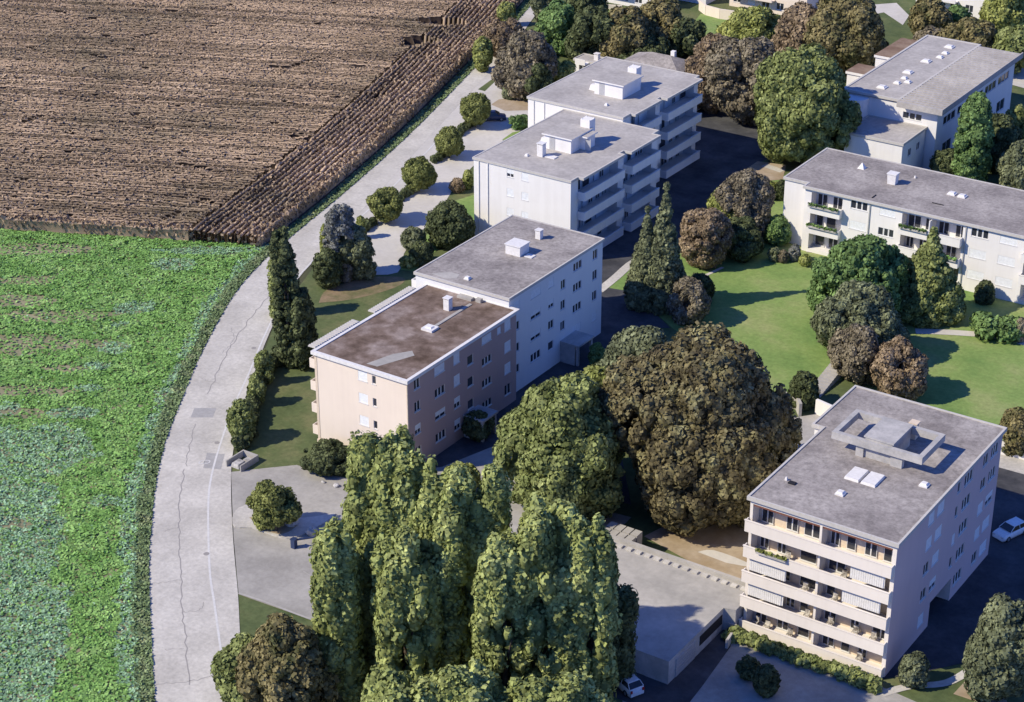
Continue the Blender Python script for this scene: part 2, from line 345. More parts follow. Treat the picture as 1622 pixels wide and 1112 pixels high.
sheet('rear_courtyard', pts([(640, 750), (790, 738), (830, 760), (1000, 800), (960, 600), (1010, 520), (1062, 520), (1000, 462), (955, 455), (1005, 405), (1075, 400), (1150, 300), (1195, 262), (1240, 240), (1200, 150), (1000, 180), (900, 420), (760, 640)]), .041, 'shadeasph')
mb = MB(); ribbon(mb, smooth_line(pts([(948, 462), (975, 440), (1003, 416), (1030, 405)])), 1.3, .07); tag(mb.build('footpath', M['road']), kind='structure')
mb = MB(); ribbon(mb, smooth_line(pts([(1450, 525), (1520, 528), (1580, 534), (1640, 548), (1700, 565)])), 1.5, .07); tag(mb.build('footpath', M['paving']), kind='structure')
mb = MB(); ribbon(mb, smooth_line(pts([(1110, 440), (1128, 432), (1145, 424)])), .5, .07); tag(mb.build('footpath', M['paving']), kind='structure')
sheet('sandy_patch', pts([(1172, 275), (1200, 256), (1245, 262), (1240, 285), (1200, 288)]), .062, 'sand')
mb = MB(); ribbon(mb, smooth_line(pts([(1210, 262), (1240, 272)])), 1.4, .075); tag(mb.build('footpath', M['road']), kind='structure')
sheet('sandy_yard', pts([(1020, 850), (1080, 820), (1190, 830), (1200, 960), (1120, 905)]), .05, 'sand')
sheet('bare_ground_patch', smooth_line(pts([(1105, 875), (1130, 872), (1180, 890), (1185, 898), (1150, 892)]), 3), .056, 'paving')
sheet('entrance_road', pts([(1000, 1400), (985, 1090), (1060, 1050), (1150, 1003), (1195, 1003), (1260, 1030), (1400, 1090), (1480, 1125), (1560, 1200)]), .048, 'asphalt')
sheet('residents_yard', pts([(1396, 1076), (1440, 1070), (1530, 1050), (1622, 990), (1800, 1000), (1800, 780), (1640, 750), (1560, 735), (1400, 880)]), .052, 'shadeasph')
sheet('pavement', pts([(1560, 712), (1622, 728), (1760, 760), (1760, 790), (1622, 752), (1560, 735)]), .064, 'road')
sheet('courtyard_behind_block', pts([(1215, 690), (1240, 665), (1300, 655), (1330, 680), (1280, 730), (1200, 790), (1180, 760)]), .054, 'deck')
mb = MB(); ribbon(mb, smooth_line(pts([(1396, 1100), (1440, 1088), (1500, 1082), (1545, 1056)])), .9, .07); tag(mb.build('footpath', M['road']), kind='structure')
sheet('sandy_patch', pts([(1510, 1100), (1545, 1062), (1580, 1060), (1600, 1130)]), .06, 'sand')
sheet('rear_terrace', pts([(1268, 392), (1305, 388), (1310, 402), (1278, 400)]), .066, 'road')
sheet('driveway_by_villas', pts([(1250, 30), (1280, 15), (1420, 5), (1440, 25), (1430, 40), (1400, 20), (1300, 40)]), .06, 'paving')
sheet('garden_lawn', pts([(1080, 60), (1110, 22), (1180, 35), (1160, 70)]), .064, 'park')
sheet('garden_lawn', pts([(915, 25), (930, 8), (990, 12), (985, 28)]), .064, 'park')
sheet('villa_forecourt', pts([(1585, 130), (1600, 105), (1800, 120), (1800, 160), (1622, 140)]), .06, 'paving')
sheet('side_yard', pts([(900, 118), (915, 102), (1000, 112), (990, 128)]), .06, 'paving')

# ================================================================== FIELDS (what nobody could count: one object each)
rng = np.random.default_rng(5)
def pip(P, X, Y):
    ins = np.zeros(X.shape, bool); n = len(P)
    for k in range(n):
        x0, y0 = P[k]; x1, y1 = P[(k + 1) % n]
        c = ((y0 > Y) != (y1 > Y)) & (X < (x1 - x0) * (Y - y0) / (y1 - y0 + 1e-12) + x0); ins ^= c
    return ins
def quads(Pc, N, size, asp=1.0, twist=None):
    """one square leaf per point Pc facing N"""
    N = N / np.linalg.norm(N, axis=1, keepdims=True); Rn = rng.normal(size=N.shape); U = np.cross(N, Rn); U /= np.linalg.norm(U, axis=1, keepdims=True); Vv = np.cross(N, U)
    s = np.asarray(size).reshape(-1, 1) * .5; a = U * s; b = Vv * s * asp
    V = np.stack([Pc - a - b, Pc + a - b, Pc + a + b, Pc - a + b], 1).reshape(-1, 3)
    return V, np.arange(len(V)).reshape(-1, 4)
def vnoise(X, Y, s, seed=0):
    r = np.random.default_rng(seed); T = r.random((64, 64)); x, y = X / s, Y / s; i, j = np.floor(x).astype(int), np.floor(y).astype(int); fx, fy = x - i, y - j
    fx = fx * fx * (3 - 2 * fx); fy = fy * fy * (3 - 2 * fy); g = lambda a, b: T[a % 64, b % 64]
    return (g(i, j) * (1 - fx) + g(i + 1, j) * fx) * (1 - fy) + (g(i, j + 1) * (1 - fx) + g(i + 1, j + 1) * fx) * fy
edge = np.array(A_)                                     # left edge of the road
def off_edge(d):
    T = np.gradient(edge, axis=0); T /= np.linalg.norm(T, axis=1, keepdims=True); return edge + np.c_[-T[:, 1], T[:, 0]] * d
cornL, cornR = np.array(at(0, 367)), np.array(at(442, 396))
rd = (cornR - cornL) / np.linalg.norm(cornR - cornL); rn = np.array((-rd[1], rd[0]))
far = cornR + rn * 190
c0 = cornL - rd * 40
ky = [k for k in range(len(edge)) if (edge[k] - cornR) @ rn > -1.0]
def edge_poly(d): E = off_edge(d); return [tuple(E[k]) for k in ky]
corn_all = [tuple(c0), *edge_poly(2.2), tuple(edge_poly(2.2)[-1] - rd * 150)]
HW = 10.5
corn_main = [tuple(c0 - rd * 20), *edge_poly(2.2 + HW), tuple(edge_poly(2.2 + HW)[-1] - rd * 170)]
pits = [(*at(700, 38, 1), 5.0, 2.2), (*at(668, 68, 1), 3.6, 1.9), (*at(652, 75, 1), 2.0, 1.4)]
V_, F_, nv = [], [], 0
TV, TN, TS, MI = [], [], [], []
def corn_row(P, hh=1.9, side=0):
    """P: (n,2) points every 0.4 m along a row"""
    global nv
    n = len(P)
    if n < 3: return
    T = np.gradient(P, axis=0); T /= np.linalg.norm(T, axis=1, keepdims=True) + 1e-9; Nn = np.c_[-T[:, 1], T[:, 0]]
    keep = np.ones(n, bool)
    for x, y, a, b in pits:
        d = P - (x, y); keep &= ~(((d @ rd) / a) ** 2 + ((d @ rn) / b) ** 2 < 1)
    h = hh * (.88 + .12 * vnoise(P[:, 0], P[:, 1], 7, 3)) + rng.normal(0, .055, n) + .10 * (vnoise(P[:, 0], P[:, 1], 1.3, 6) - .5); h[~keep] = .25; h *= np.where(vnoise(P[:, 0], P[:, 1], 3.0, 8) < .10, .80, 1.0)
    j = rng.normal(0, .03, (n, 1)) + .10 * (vnoise(P[:, 0], P[:, 1], 4, 12)[:, None] - .5); wj = (.23 if side else .17) + rng.random((n, 1)) * .08
    C = P + Nn * j; hc_ = h - .19 - .07 * rng.random(n)
    rows = [np.c_[C - Nn * (wj + .08), np.full(n, 0.02)], np.c_[C - Nn * (wj * .8), hc_], np.c_[C - Nn * wj, hc_ + .05], np.c_[C + rng.normal(0, .03, (n, 2)), h], np.c_[C + Nn * wj, hc_ + .05], np.c_[C + Nn * (wj * .8), hc_], np.c_[C + Nn * (wj + .08), np.full(n, .02)]]
    V_.append(np.stack(rows, 1).reshape(-1, 3)); i = (np.arange(n - 1)[:, None] * 7 + np.arange(6)[None]).ravel() + nv
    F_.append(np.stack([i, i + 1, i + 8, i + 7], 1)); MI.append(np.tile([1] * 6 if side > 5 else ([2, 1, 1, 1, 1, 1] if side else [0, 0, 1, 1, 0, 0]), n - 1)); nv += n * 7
    q = keep & (rng.random(n) < .95)
    for e in range(2):
        jj = Nn[q] * rng.normal(0, .07, (q.sum(), 1)) + T[q] * rng.uniform(-.2, .2, (q.sum(), 1))
        TV.append(np.c_[C[q] + jj, h[q] - .12 + .2 * rng.random(q.sum())]); a = rng.normal(size=(q.sum(), 3)) * .7; a[:, 2] = .6 + rng.random(q.sum()) * .5; TN.append(a); TS.append(.12 + .14 * rng.random(q.sum()))
    if side:
        for e in range(side):
            TV.append(np.c_[C[q] + rng.normal(0, .27, (q.sum(), 2)), h[q] * (.15 + .9 * rng.random(q.sum()))]); a = rng.normal(size=(q.sum(), 3)); a[:, 2] *= .4; TN.append(a); TS.append(.16 + .22 * rng.random(q.sum()))
for k in range(1, 240):
    t = np.arange(0, 330, .4); base = c0 - rd * 90 + rn * (.25 + k * .85); wv = .25 * np.sin(t / 23 + k * .02)
    P = base + t[:, None] * rd + wv[:, None] * rn
    d = np.c_[P[:, 0] - CX, P[:, 1] - CY]; dep_ = -d[:, 0] * sy_ + d[:, 1] * cy_; lat = d[:, 0] * cy_ + d[:, 1] * sy_
    m = pip(corn_main, P[:, 0], P[:, 1]) & (lat > -dep_ * .30 - 4) & (dep_ < 408)
    P = P[m]
    if len(P) > 3: corn_row(P, side=14 if k < 3 else 0)
for k in range(12):
    E = off_edge(2.6 + k * .87); E = resamp([E[q] for q in ky], 420)
    E = E[((E - cornR) @ rn > .3 + .4 * rng.random())]; corn_row(resamp(E, int(np.hypot(*np.diff(E, axis=0).T).sum() / .4)), 1.85, 16 if k < 2 else 2)
V1, F1 = np.concatenate(V_), np.concatenate(F_)
V2, F2 = quads(np.concatenate(TV), np.concatenate(TN), np.concatenate(TS), 1.5)
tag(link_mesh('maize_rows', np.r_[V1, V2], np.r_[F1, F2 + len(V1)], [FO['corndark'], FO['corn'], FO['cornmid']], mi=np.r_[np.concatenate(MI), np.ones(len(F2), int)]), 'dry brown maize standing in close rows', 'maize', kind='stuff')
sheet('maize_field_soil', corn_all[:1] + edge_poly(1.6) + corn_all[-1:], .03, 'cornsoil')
# green field below the maize
gb = [k for k in range(len(edge)) if (edge[k] - cornR) @ rn <= 1.5]
G = off_edge(1.3); gpoly = [tuple(cornL - rd * 45), *[tuple(G[k]) for k in reversed(gb)]]
gpoly += [tuple(G[0] + np.array((-70, -48))), tuple(cornL - rd * 90 + np.array((0, -60)))]
sheet('green_field_soil', gpoly, .028, 'soil')
lo = np.array(gpoly).min(0); hi = np.array(gpoly).max(0)
n = 1000000
X = rng.uniform(lo[0], hi[0], n); Y = rng.uniform(lo[1], hi[1], n)
d = np.c_[X - CX, Y - CY]; dp = -d[:, 0] * sy_ + d[:, 1] * cy_; lat = d[:, 0] * cy_ + d[:, 1] * sy_
m = pip(gpoly, X, Y) & (lat > -dp * .285 - 12) & (dp > 138); X, Y = X[m], Y[m]
GG = G[gb]; de = np.min(np.hypot(X[:, None] - GG[None, :, 0], Y[:, None] - GG[None, :, 1]), axis=1)
n1 = vnoise(X, Y, 2.2, 1) * .6 + vnoise(X, Y, .8, 2) * .4; n3 = vnoise(X, Y, 6, 4)
teal = (de < .8 + 1.9 * n1) & (n3 + n1 > .62)
cyv = CY + 0
def ell(px_, py_, wx, wy, p):                           # ellipse on the ground around a spot of the field
    c = np.array(at(px_, py_)); k = px_m(*c); u = (X - c[0]) * cy_ + (Y - c[1]) * sy_; v = -(X - c[0]) * sy_ + (Y - c[1]) * cy_
    return (u / (wx / k)) ** 2 + (v / (wy / k / .47)) ** 2 < p
for e in ((0, 1080, 85, 150), (15, 900, 72, 90), (30, 800, 70, 40), (20, 720, 130, 45), (75, 700, 70, 22), (0, 990, 60, 60), (50, 1010, 40, 50), (115, 655, 45, 9), (212, 489, 34, 11), (180, 552, 25, 11), (152, 581, 24, 8), (138, 616, 22, 7), (275, 420, 35, 12), (330, 398, 90, 8), (165, 795, 24, 9), (10, 650, 24, 12), (190, 515, 16, 5)):
    teal |= ell(*e, .45 + 1.1 * n1)
bare = np.zeros(len(X), bool)
for e in ((60, 395, 110, 12), (40, 445, 60, 10), (20, 478, 70, 12), (90, 500, 110, 12), (30, 545, 90, 20), (130, 545, 40, 10), (45, 620, 80, 10), (30, 655, 60, 9), (20, 830, 26, 8), (100, 585, 40, 6)):
    bare |= ell(*e, .2 + 1.3 * n1)
u = rng.random(len(X)); teal &= rng.random(len(X)) < .82; teal |= rng.random(len(X)) < .015; keep = ~(bare & (u < .78)) & ~(n3 * .5 + n1 * .5 < .12)
mound = vnoise(X, Y, 1.1, 9); Z = .03 + .30 * mound * rng.random(len(X)) ** .4
def leaves(mask, name, mat, label, cat, s0):
    P = np.c_[X, Y, Z][mask & keep]; N = rng.normal(size=P.shape) * .36; N[:, 2] = 1
    V, Fq = quads(P, N, s0 * (.7 + .6 * rng.random(len(P)))); tag(link_mesh(name, V, Fq, [mat]), label, cat, kind='stuff')
leaves(~teal, 'bright_green_crop', FO['crop'], 'bright green leafy crop covering the field below the maize', 'crop', .26)
leaves(teal, 'bluish_green_crop', FO['teal'], 'bluish green cabbage like crop in patches of the green field', 'crop', .21)
# verge between fields and road
n = 60000; k = rng.integers(0, len(edge) - 1, n); f_ = rng.random(n)[:, None]; E0 = off_edge(.0); E2 = off_edge(1.7); w_ = rng.random(n)[:, None]
P = (E0[k] * (1 - f_) + E0[k + 1] * f_) * (1 - w_) + (E2[k] * (1 - f_) + E2[k + 1] * f_) * w_
zz = .04 + .20 * rng.random(n) ** 2; N = rng.normal(size=(n, 3)) * .6; N[:, 2] = 1.2
V, Fq = quads(np.c_[P, zz], N, .12 + .16 * rng.random(n)); tag(link_mesh('verge_grass', V, Fq, [FO['verge']]), 'rough grass verge between the fields and the pale road', 'grass', kind='stuff')

# ================================================================== BUILDINGS
def block_walls(parent, x0, y0, x1, y1, h, holes, mats, dep=.16):
    """one wall mesh; holes per side: s (-y), e (+x), n (+y), w (-x); u is measured in world x or y along the wall"""
    mb = MB()
    facade(mb, Fr(0, y0, 0), x0, x1, 0, h, holes.get('s', []), dep, 0, 0)
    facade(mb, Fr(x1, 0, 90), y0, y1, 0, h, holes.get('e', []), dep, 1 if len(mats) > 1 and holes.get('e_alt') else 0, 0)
    facade(mb, Fr(0, y1, 180), -x1, -x0, 0, h, holes.get('n', []), dep)
    facade(mb, Fr(x0, 0, -90), -y1, -y0, 0, h, holes.get('w', []), dep)
    return mb.build('wall', mats, parent)
def chimney(parent, x, y, z, w_=.7, h=1.2, mat='trim', cap=True):
    mb = MB(); mb.box(x - w_ / 2, y - w_ / 2, z - .05, x + w_ / 2, y + w_ / 2, z + h); 
    if cap: mb.box(x - w_ / 2 - .08, y - w_ / 2 - .08, z + h + .12, x + w_ / 2 + .08, y + w_ / 2 + .08, z + h + .2)
    for a in (-1, 1):
        for b in (-1, 1): mb.box(x + a * w_ * .4 - .05, y + b * w_ * .4 - .05, z + h, x + a * w_ * .4 + .05, y + b * w_ * .4 + .05, z + h + .12)
    return mb.build('chimney', M[mat], parent)
def domes(parent, L, z, mat='trim'):
    for x, y, r in L:
        mb = MB(); mb.box(x - r, y - r, z - .02, x + r, y + r, z + .16); mb.box(x - r * .86, y - r * .86, z + .16, x + r * .86, y + r * .86, z + .34, 0, inset=r * .25)
        mb.build('skylight', M[mat], parent)
def porch(parent, x0, y0, x1, y1, h=2.6):
    mb = MB(); mb.box(x0, y0, h, x1, y1, h + .25)
    for y in (y0 + .15, y1 - .45): mb.box(x1 - .45, y, 0, x1 - .15, y + .3, h)
    mb.box(x0, y0 + .05, 0, x1 - .6, y0 + .3, h - .003); return mb.build('entrance_porch', M['concrete'], parent)
E90 = lambda x: Fr(x, 0, 90)
S0 = lambda y: Fr(0, y, 0)

# ---- A: cream block with a brown roof ------------------------------------------------
A = empty('apartment_building', -5.8, -13.2, 'cream four storey apartment block with a brown mossy flat roof and lit cream end wall', 'apartment building')
hs, he = [], []
fe, fs = E90(.45), S0(-23.8)
ZW = (2.2, 5.0, 7.8, 10.55)
for z, sty in zip(ZW, ('H', 'S', 'S', 'S')): hs.append(window(A, fs, -5.55, z, 1.25, 1.15, sty)); hs.append(window(A, fs, -4.0, z - .05, .5, 1.0, 1))
for z, s in zip(ZW, (2, 'H', 2, 2)): he.append(window(A, fe, -22.0, z, 1.05, 1.2, s))
for z, s in zip(ZW, (3, 'H', 3, 'S')): he.append(window(A, fe, -17.8, z, 1.9, 1.05, s))
for z, s in zip(ZW, ('H', 'H', 'S', 'S')): he.append(window(A, fe, -14.55, z, 1.15, 1.35, s))
for z in (3.6, 6.45, 9.2): he.append(window(A, fe, -11.9, z, 1.15, 1.15, 'T'))
for z, s in zip(ZW, (3, 3, 3, 'S')): he.append(window(A, fe, -8.65, z, 1.9, .95, s))
for z, s in zip(ZW, (2, 'S', 'S', 'S')): he.append(window(A, fe, -4.4, z, 1.25, 1.35, s))
he.append(window(A, fe, -6.15, 10.55, .7, .8, 'S'))
hw = [(-(y + .9), z - 1.1, -(y - .9), z + .9) for y in (-19.5, -8.5) for z in ZW]
hw = [window(A, Fr(-12.2, 0, -90), -y, z - .1, 1.9, 1.8, 2) for y in (-19.5, -8.5) for z in ZW]
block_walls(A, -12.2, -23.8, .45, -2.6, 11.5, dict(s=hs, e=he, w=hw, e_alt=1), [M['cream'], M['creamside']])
mb = MB(); mb.box(-12.23, -23.84, 0, -11.9, -23.5, 11.35); mb.box(-12.3, -23.95, 0, .5, -23.78, .7); mb.box(.40, -23.87, 0, .53, -23.7, 11.3); mb.build('plinth', M['beige'], A)
roof(A, [(-12.2, -23.8), (.45, -23.8), (.45, -2.6), (-12.2, -2.6)], 11.7, 'roofb', rimw=.4, over=.3, trim='trim')
chimney(A, -6.2, -6.8, 11.7, .75, 1.35)
mb = MB(); mb.box(-5.0, -12.2, 11.69, -4.6, -4.2, 11.78); mb.build('roof_duct', M['deck'], A)
mb = MB(); mb.box(-5.6, -12.9, 11.69, -4.1, -11.5, 11.95); mb.box(-5.3, -12.6, 11.95, -4.4, -11.8, 12.08, inset=.15); mb.build('roof_hatch', M['trim'], A)
mb = MB(); P = [(-5.6, -23.0), (-4.2, -22.9), (-2.4, -18.5), (-3.3, -17.7), (-4.6, -19.5)]; mb.poly([(x, y, 11.712) for x, y in P]); mb.build('roof_stain', M['deck'], A)
mb = MB(); mb.box(-7.2, -3.6, 11.69, -5.2, -2.9, 12.0); mb.box(-4.7, -3.4, 11.69, -4.0, -2.9, 12.15); mb.build('roof_box', M['deck'], A)
def side_balcony(parent, x, y0, y1, z, mat='cream', d=1.2):
    mb = MB(); mb.box(x - d, y0, z - .18, x - .003, y1, z); mb.box(x - d, y0, z, x - d + .1, y1, z + .95); mb.box(x - d + .1, y0, z, x - .003, y0 + .1, z + .95); mb.box(x - d + .1, y1 - .1, z, x - .003, y1, z + .95)
    return mb.build('balcony', M[mat], parent)
for y0, y1 in ((-23.3, -15.2), (-12.4, -4.4)):
    for z in (1.0, 3.8, 6.6, 9.4): side_balcony(A, -12.2, y0, y1, z)
    mb = MB(); mb.box(-13.5, y0, 11.75, -12.52, y1, 11.85)
    for k in range(int((y1 - y0) / .4)): mb.box(-13.48, y0 + .1 + k * .4, 11.85, -12.55, y0 + .32 + k * .4, 11.93)
    mb.build('balcony_canopy', M['roofrim'], A)
porch(A, .453, -13.4, 3.2, -10.4)

# ---- B: pale block, one step higher ---------------------------------------------------
B = empty('apartment_building', -7.3, 7.8, 'pale block with mottled grey roof, joined behind the brown roofed block', 'apartment building')
he = []; fe = E90(-.6); ZB = (3.1, 5.9, 8.7, 11.45)
for z, s in zip(ZB, (2, 2, 2, 'S')): he.append(window(B, fe, -.9, z, 1.0, 1.1, s))
for z, s in zip(ZB, (3, 'H', 'H', 'S')): he.append(window(B, fe, 3.15, z, 2.1, 1.05, s))
for z, s in zip(ZB, ('T', 2, 'H', 'S')): he.append(window(B, fe, 6.5, z, 1.15, 1.1, s))
for z in (4.7, 7.5, 10.2): he.append(window(B, fe, 9.15, z, 1.0, 1.2, 2))
for z, s in zip(ZB, ('S', 3, 3, 3)): he.append(window(B, fe, 12.4, z, 1.9, 1.05, s))
for z in ZB[1:]: he.append(window(B, fe, 16.45, z, 1.05, 1.25, 2))
he.append(window(B, fe, 16.45, 3.1, 1.05, 1.25, 'S'))
hw = [window(B, Fr(-13.9, 0, -90), -y, z - .1, 1.9, 1.8, 2) for y in (2.5, 13) for z in ZB]
block_walls(B, -13.9, -2.55, -.6, 18.2, 12.7, dict(e=he, w=hw), [M['bluewhite']])
roof(B, [(-13.9, -2.55), (-.6, -2.55), (-.6, 18.2), (-13.9, 18.2)], 12.9, 'roof', rimw=.2, over=.18, rim=.06)
mb = MB(); mb.box(-8.1, 7.9, 12.88, -6.0, 9.9, 14.1); mb.box(-8.2, 7.8, 14.1, -5.9, 10.0, 14.22); mb.build('lift_housing', M['trim'], B)
mb = MB(); mb.box(-6.0 + .3, 8.3, 12.89, -4.6, 9.3, 13.0); mb.build('roof_slab', M['trim'], B)
chimney(B, -7.2, 14.0, 12.9, .7, 1.0); domes(B, [(-7.6, -.8, .35)], 12.9)
mb = MB(); mb.poly([(x, y, 12.912) for x, y in ((-12.2, -1.9), (-10.6, -.4), (-9.2, -.2), (-8.8, -1.3), (-9.8, -2.2))]); mb.build('roof_stain', M['deck'], B)
for y0, y1 in ((-1.8, 7.0), (8.8, 17.5)):
    for z in (2.0, 4.8, 7.6, 10.4): side_balcony(B, -13.9, y0, y1, z, 'white')
porch(B, -.597, 8.6, 2.1, 12.2)

# ---- C, C2: stepped white blocks with long balconies ------------------------------------
def balcony_block(nm, x0, x1, y0, y1, h, bays, holes_s, label, pent, roofm):
    o = empty(nm, (x0 + x1) / 2, (y0 + y1) / 2, label, 'apartment building')
    hs = [window(o, S0(y0), *q) for q in holes_s]
    he = []; floors = [.35 + (h - .6) / 4 * k for k in range(4)]; fh = (h - .6) / 4
    fe = E90(x1)
    for b0, b1, pr in bays:
        for z in floors: he.append((b0, z, b1, z + fh - .28, 1.4))
    hw = [window(o, Fr(x0, 0, -90), -(y0 + 3 + 4.5 * j), z + 1.4, 1.3, 1.2, (2, 'S', 'H')[(j + int(z)) % 3]) for j in range(int((y1 - y0 - 3) / 4.5)) for z in floors]
    block_walls(o, x0, y0, x1, y1, h - .15, dict(s=hs, e=he, w=hw), [M['white']])
    for b0, b1, pr in bays:
        for n_, z in enumerate(floors):
            mb = MB(); mb.box(x1 - .1, b0, z - .22, x1 + pr, b1, z + .004)
            mb.box(x1 + pr - .12, b0, z + .004, x1 + pr, b1, z + .95); mb.box(x1 + .003, b0, z + .004, x1 + pr - .12, b0 + .12, z + .95); mb.box(x1 + .003, b1 - .12, z + .004, x1 + pr - .12, b1, z + .95)
            mb.box(x1 + pr - .2, b0 - .04, z + .95, x1 + pr + .06, b1 + .04, z + 1.03)
            mb.build('balcony', M['white'], o)
            fr = E90(x1 - 1.4); L = b1 - b0; r = random.Random(int(b0 * 7 + z * 3 + x0))
            u = b0 + .9
            while u < b1 - 1.2:
                wd = r.choice((1.0, 1.8, .9)); st = r.choice((1, 2, 2, 'S', 3))
                window(o, Fr(x1 - 1.4 + .13, 0, 90), u + wd / 2, z + 1.08, wd, 1.9, st, .12); u += wd + r.uniform(.5, 1.6)
    P = [(x0, y0), (x1, y0)]
    e = .003
    for b0, b1, pr in bays: P += [(x1 - .02, b0 - .05), (x1 + pr - .3, b0 - .05), (x1 + pr - .3, b1 + .05), (x1 - .02, b1 + .05)]
    P += [(x1 - .02, y1), (x0, y1)]; P[1] = (x1 - .02, y0)
    roof(o, P, h, roofm, over=.15, rimw=.22, rim=.05)
    for q in pent: 
        mb = MB(); a, b, c, d, t = q[:5]; mb.box(a, b, h - .05, c, d, h + t - .18); mb.box(a - .3, b - .3, h + t - .18, c + .3, d + .3, h + t, 0, top=1)
        mb.box(a + .8, b - .03, h, a + 1.7, b - .003, h + t - .3, 2); mb.build('penthouse', [M['white'], M['roofl'], M['metal']], o)
    return o
C_ = balcony_block('apartment_building', -31.0, -15.3, 34.2, 57.25, 12.0, [(36.0, 46.4, 1.15), (47.9, 55.6, 1.5)],
    [(-25.0, 10.95, 1.1, 1.1, 'H'), (-22.6, 10.95, 1.1, 1.1, 'S'), (-25.0, 8.15, 1.1, 1.1, 'S'), (-22.6, 8.15, 1.1, 1.1, 'S'), (-25.0, 5.3, 1.1, 1.1, 'S'), (-22.6, 5.3, 1.1, 1.1, 'S'), (-25, 2.5, 1.1, 1.1, 'S'), (-22.6, 2.5, 1.1, 1.1, 'H')],
    'nearer of the two white blocks with rows of shaded balconies and roof penthouses', [(-24.9, 42.6, -20.6, 47.6, 2.2), (-20.6 + .003, 45.0, -19.6, 47.2, 2.0)], 'roofl')
chimney(C_, -21.4, 48.2, 12, 1.5, 3.3, 'white', False); chimney(C_, -23.6, 39.8, 12, .9, 1.7); domes(C_, [(-25.2, 38.6, .25)], 12)
mb = MB(); mb.box(-23.0, 39.6, 12.0, -21.4, 40.6, 12.12); mb.build('roof_slab', M['trim'], C_)
mb = MB(); mb.box(-26.4, 43.6, 12.0, -25.21, 44.8, 12.9, inset=.2); mb.build('roof_vent', M['trim'], C_)
mb = MB(); 
for u in (-30.2, -28.7): mb.box(u, 34.08, .2, u + .12, 34.19, 11.7)
mb.build('downpipe', M['trim'], C_)
D2 = balcony_block('apartment_building', -37.4, -21.2, 57.45, 79.6, 12.7, [(59.6, 66.8, 1.1), (68.1, 78.4, 1.5)], [],
    'farther of the two white blocks with rows of shaded balconies, beside the hipped roof', [(-30.0, 64.0, -25.2, 69.2, 2.2)], 'roofl')
chimney(D2, -27.0, 70.4, 12.7, 1.5, 2.9, 'white', False); domes(D2, [(-25.8, 60.5, .25)], 12.7)
mb = MB(); mb.box(-31.6, 65.0, 12.7, -30.31, 66.0, 13.5, inset=.2); mb.build('roof_vent', M['trim'], D2)
mb = MB()
for u in (-36.4, -34.6): mb.box(u, 57.33, 7.2, u + .12, 57.44, 12.3)
mb.build('downpipe', M['trim'], D2)

# ---- D: tall block with front balconies ---------------------------------------------------
D = empty('apartment_building', 52, -16.8, 'tall five storey block with white front balconies and a raised concrete frame on its roof', 'apartment building')
h = 14.5; FL = [.25 + 2.8 * k for k in range(5)]
hs = []
for z in FL:
    hs += [(44.9, z + .0, 51.78, z + 2.5, 1.5, 1), (52.02, z + .0, 59.0, z + 2.5, 1.5, 1)]
he = []; fe = E90(59.4); Z5 = (2.0, 4.9, 7.8, 10.6, 13.3)
for z, s in zip(Z5, ('S', 2, 2, 'S', 'S')): he.append(window(D, fe, -21.5, z, 1.35, 1.25, s))
for z, s in zip(Z5[1:], ('H', 'S', 'S', 'S')): he.append(window(D, fe, -19.3, z, 1.6, 1.25, s))
for z, s in zip((4.95, 7.6, 10.7, 13.4), (1, 'S', 1, 1)): he.append(window(D, fe, -14.9, z, .7, 1.2, s))
for z in Z5: he.append(window(D, fe, -12.5, z, 2.1, 1.25, 3))
for z, s in zip(Z5, (2, 'S', 'S', 2, 2)): he.append(window(D, fe, -8.1, z - .1, 1.35, 1.25, s))
for z, s in zip(Z5, ('S', 'S', 'H', 3, 3)): he.append(window(D, fe, -5.8, z - .1, 1.9, 1.25, s))
he.append((-19.4, .05, -14.1, 2.75, 2.2, 2))
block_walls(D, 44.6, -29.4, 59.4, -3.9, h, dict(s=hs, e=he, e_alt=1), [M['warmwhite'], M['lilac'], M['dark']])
# the recessed balcony backs are beige: a lining panel per recess, red-brown awning edges, doors, blinds
for z in FL:
    for j, (a, b) in enumerate(((44.9, 51.78), (52.02, 59.0))):
        mb = MB(); mb.box(a + .01, -29.4 + 1.4, z + .01, b - .01, -29.4 + 1.49, z + 2.49); mb.build('balcony_back_wall', M['beige'], D)
        mb = MB(); mb.box(a + .02, -29.33, z + 2.28, b - .02, -29.1, z + 2.48); mb.build('awning_valance', M['redbrown'], D)
        r = random.Random(int(a * 3 + z * 5)); u = a + .35
        while u < b - 1.3:
            wd = r.choice((.9, 1.7, 1.2)); window(D, S0(-29.4 + 1.385 - .06), u + wd / 2, z + 1.2, wd, 2.1, r.choice((1, 2, 2)), .04); u += wd + r.uniform(.5, 1.5)
for z in FL:
    mb = MB(); mb.box(44.45, -30.05, z - .28, 59.3, -29.403, z - .02); mb.box(44.45, -30.05, z - .02, 59.3, -29.95, z + .92); mb.box(44.45, -29.95, z - .02, 44.55, -29.403, z + .92); mb.box(59.2, -29.95, z - .02, 59.3, -29.403, z + .92)
    mb.box(44.40, -30.1, z + .92, 59.35, -29.9, z + .99); mb.build('balcony', M['warmwhite'], D)
for (a, b, z) in ((45.0, 48.8, FL[2]), (45.0, 48.7, FL[1]), (54.6, 58.4, FL[2]), (55.2, 58.6, FL[3])):
    mb = MB(); n = int((b - a) / .22)
    for k in range(n): mb.box(a + k * .22, -29.62, z + .99, a + k * .22 + .2, -29.56, z + 2.3)
    mb.box(a, -29.56, z + .99, b, -29.53, z + 2.3); mb.build('sun_blind', M['trim'], D)
roof(D, [(44.6, -29.5), (59.4, -29.5), (59.4, -3.8), (43.4, -3.8), (43.4, -13.4), (44.6, -13.4)], 14.7, 'roof', over=.25, rimw=.22, rim=.1)
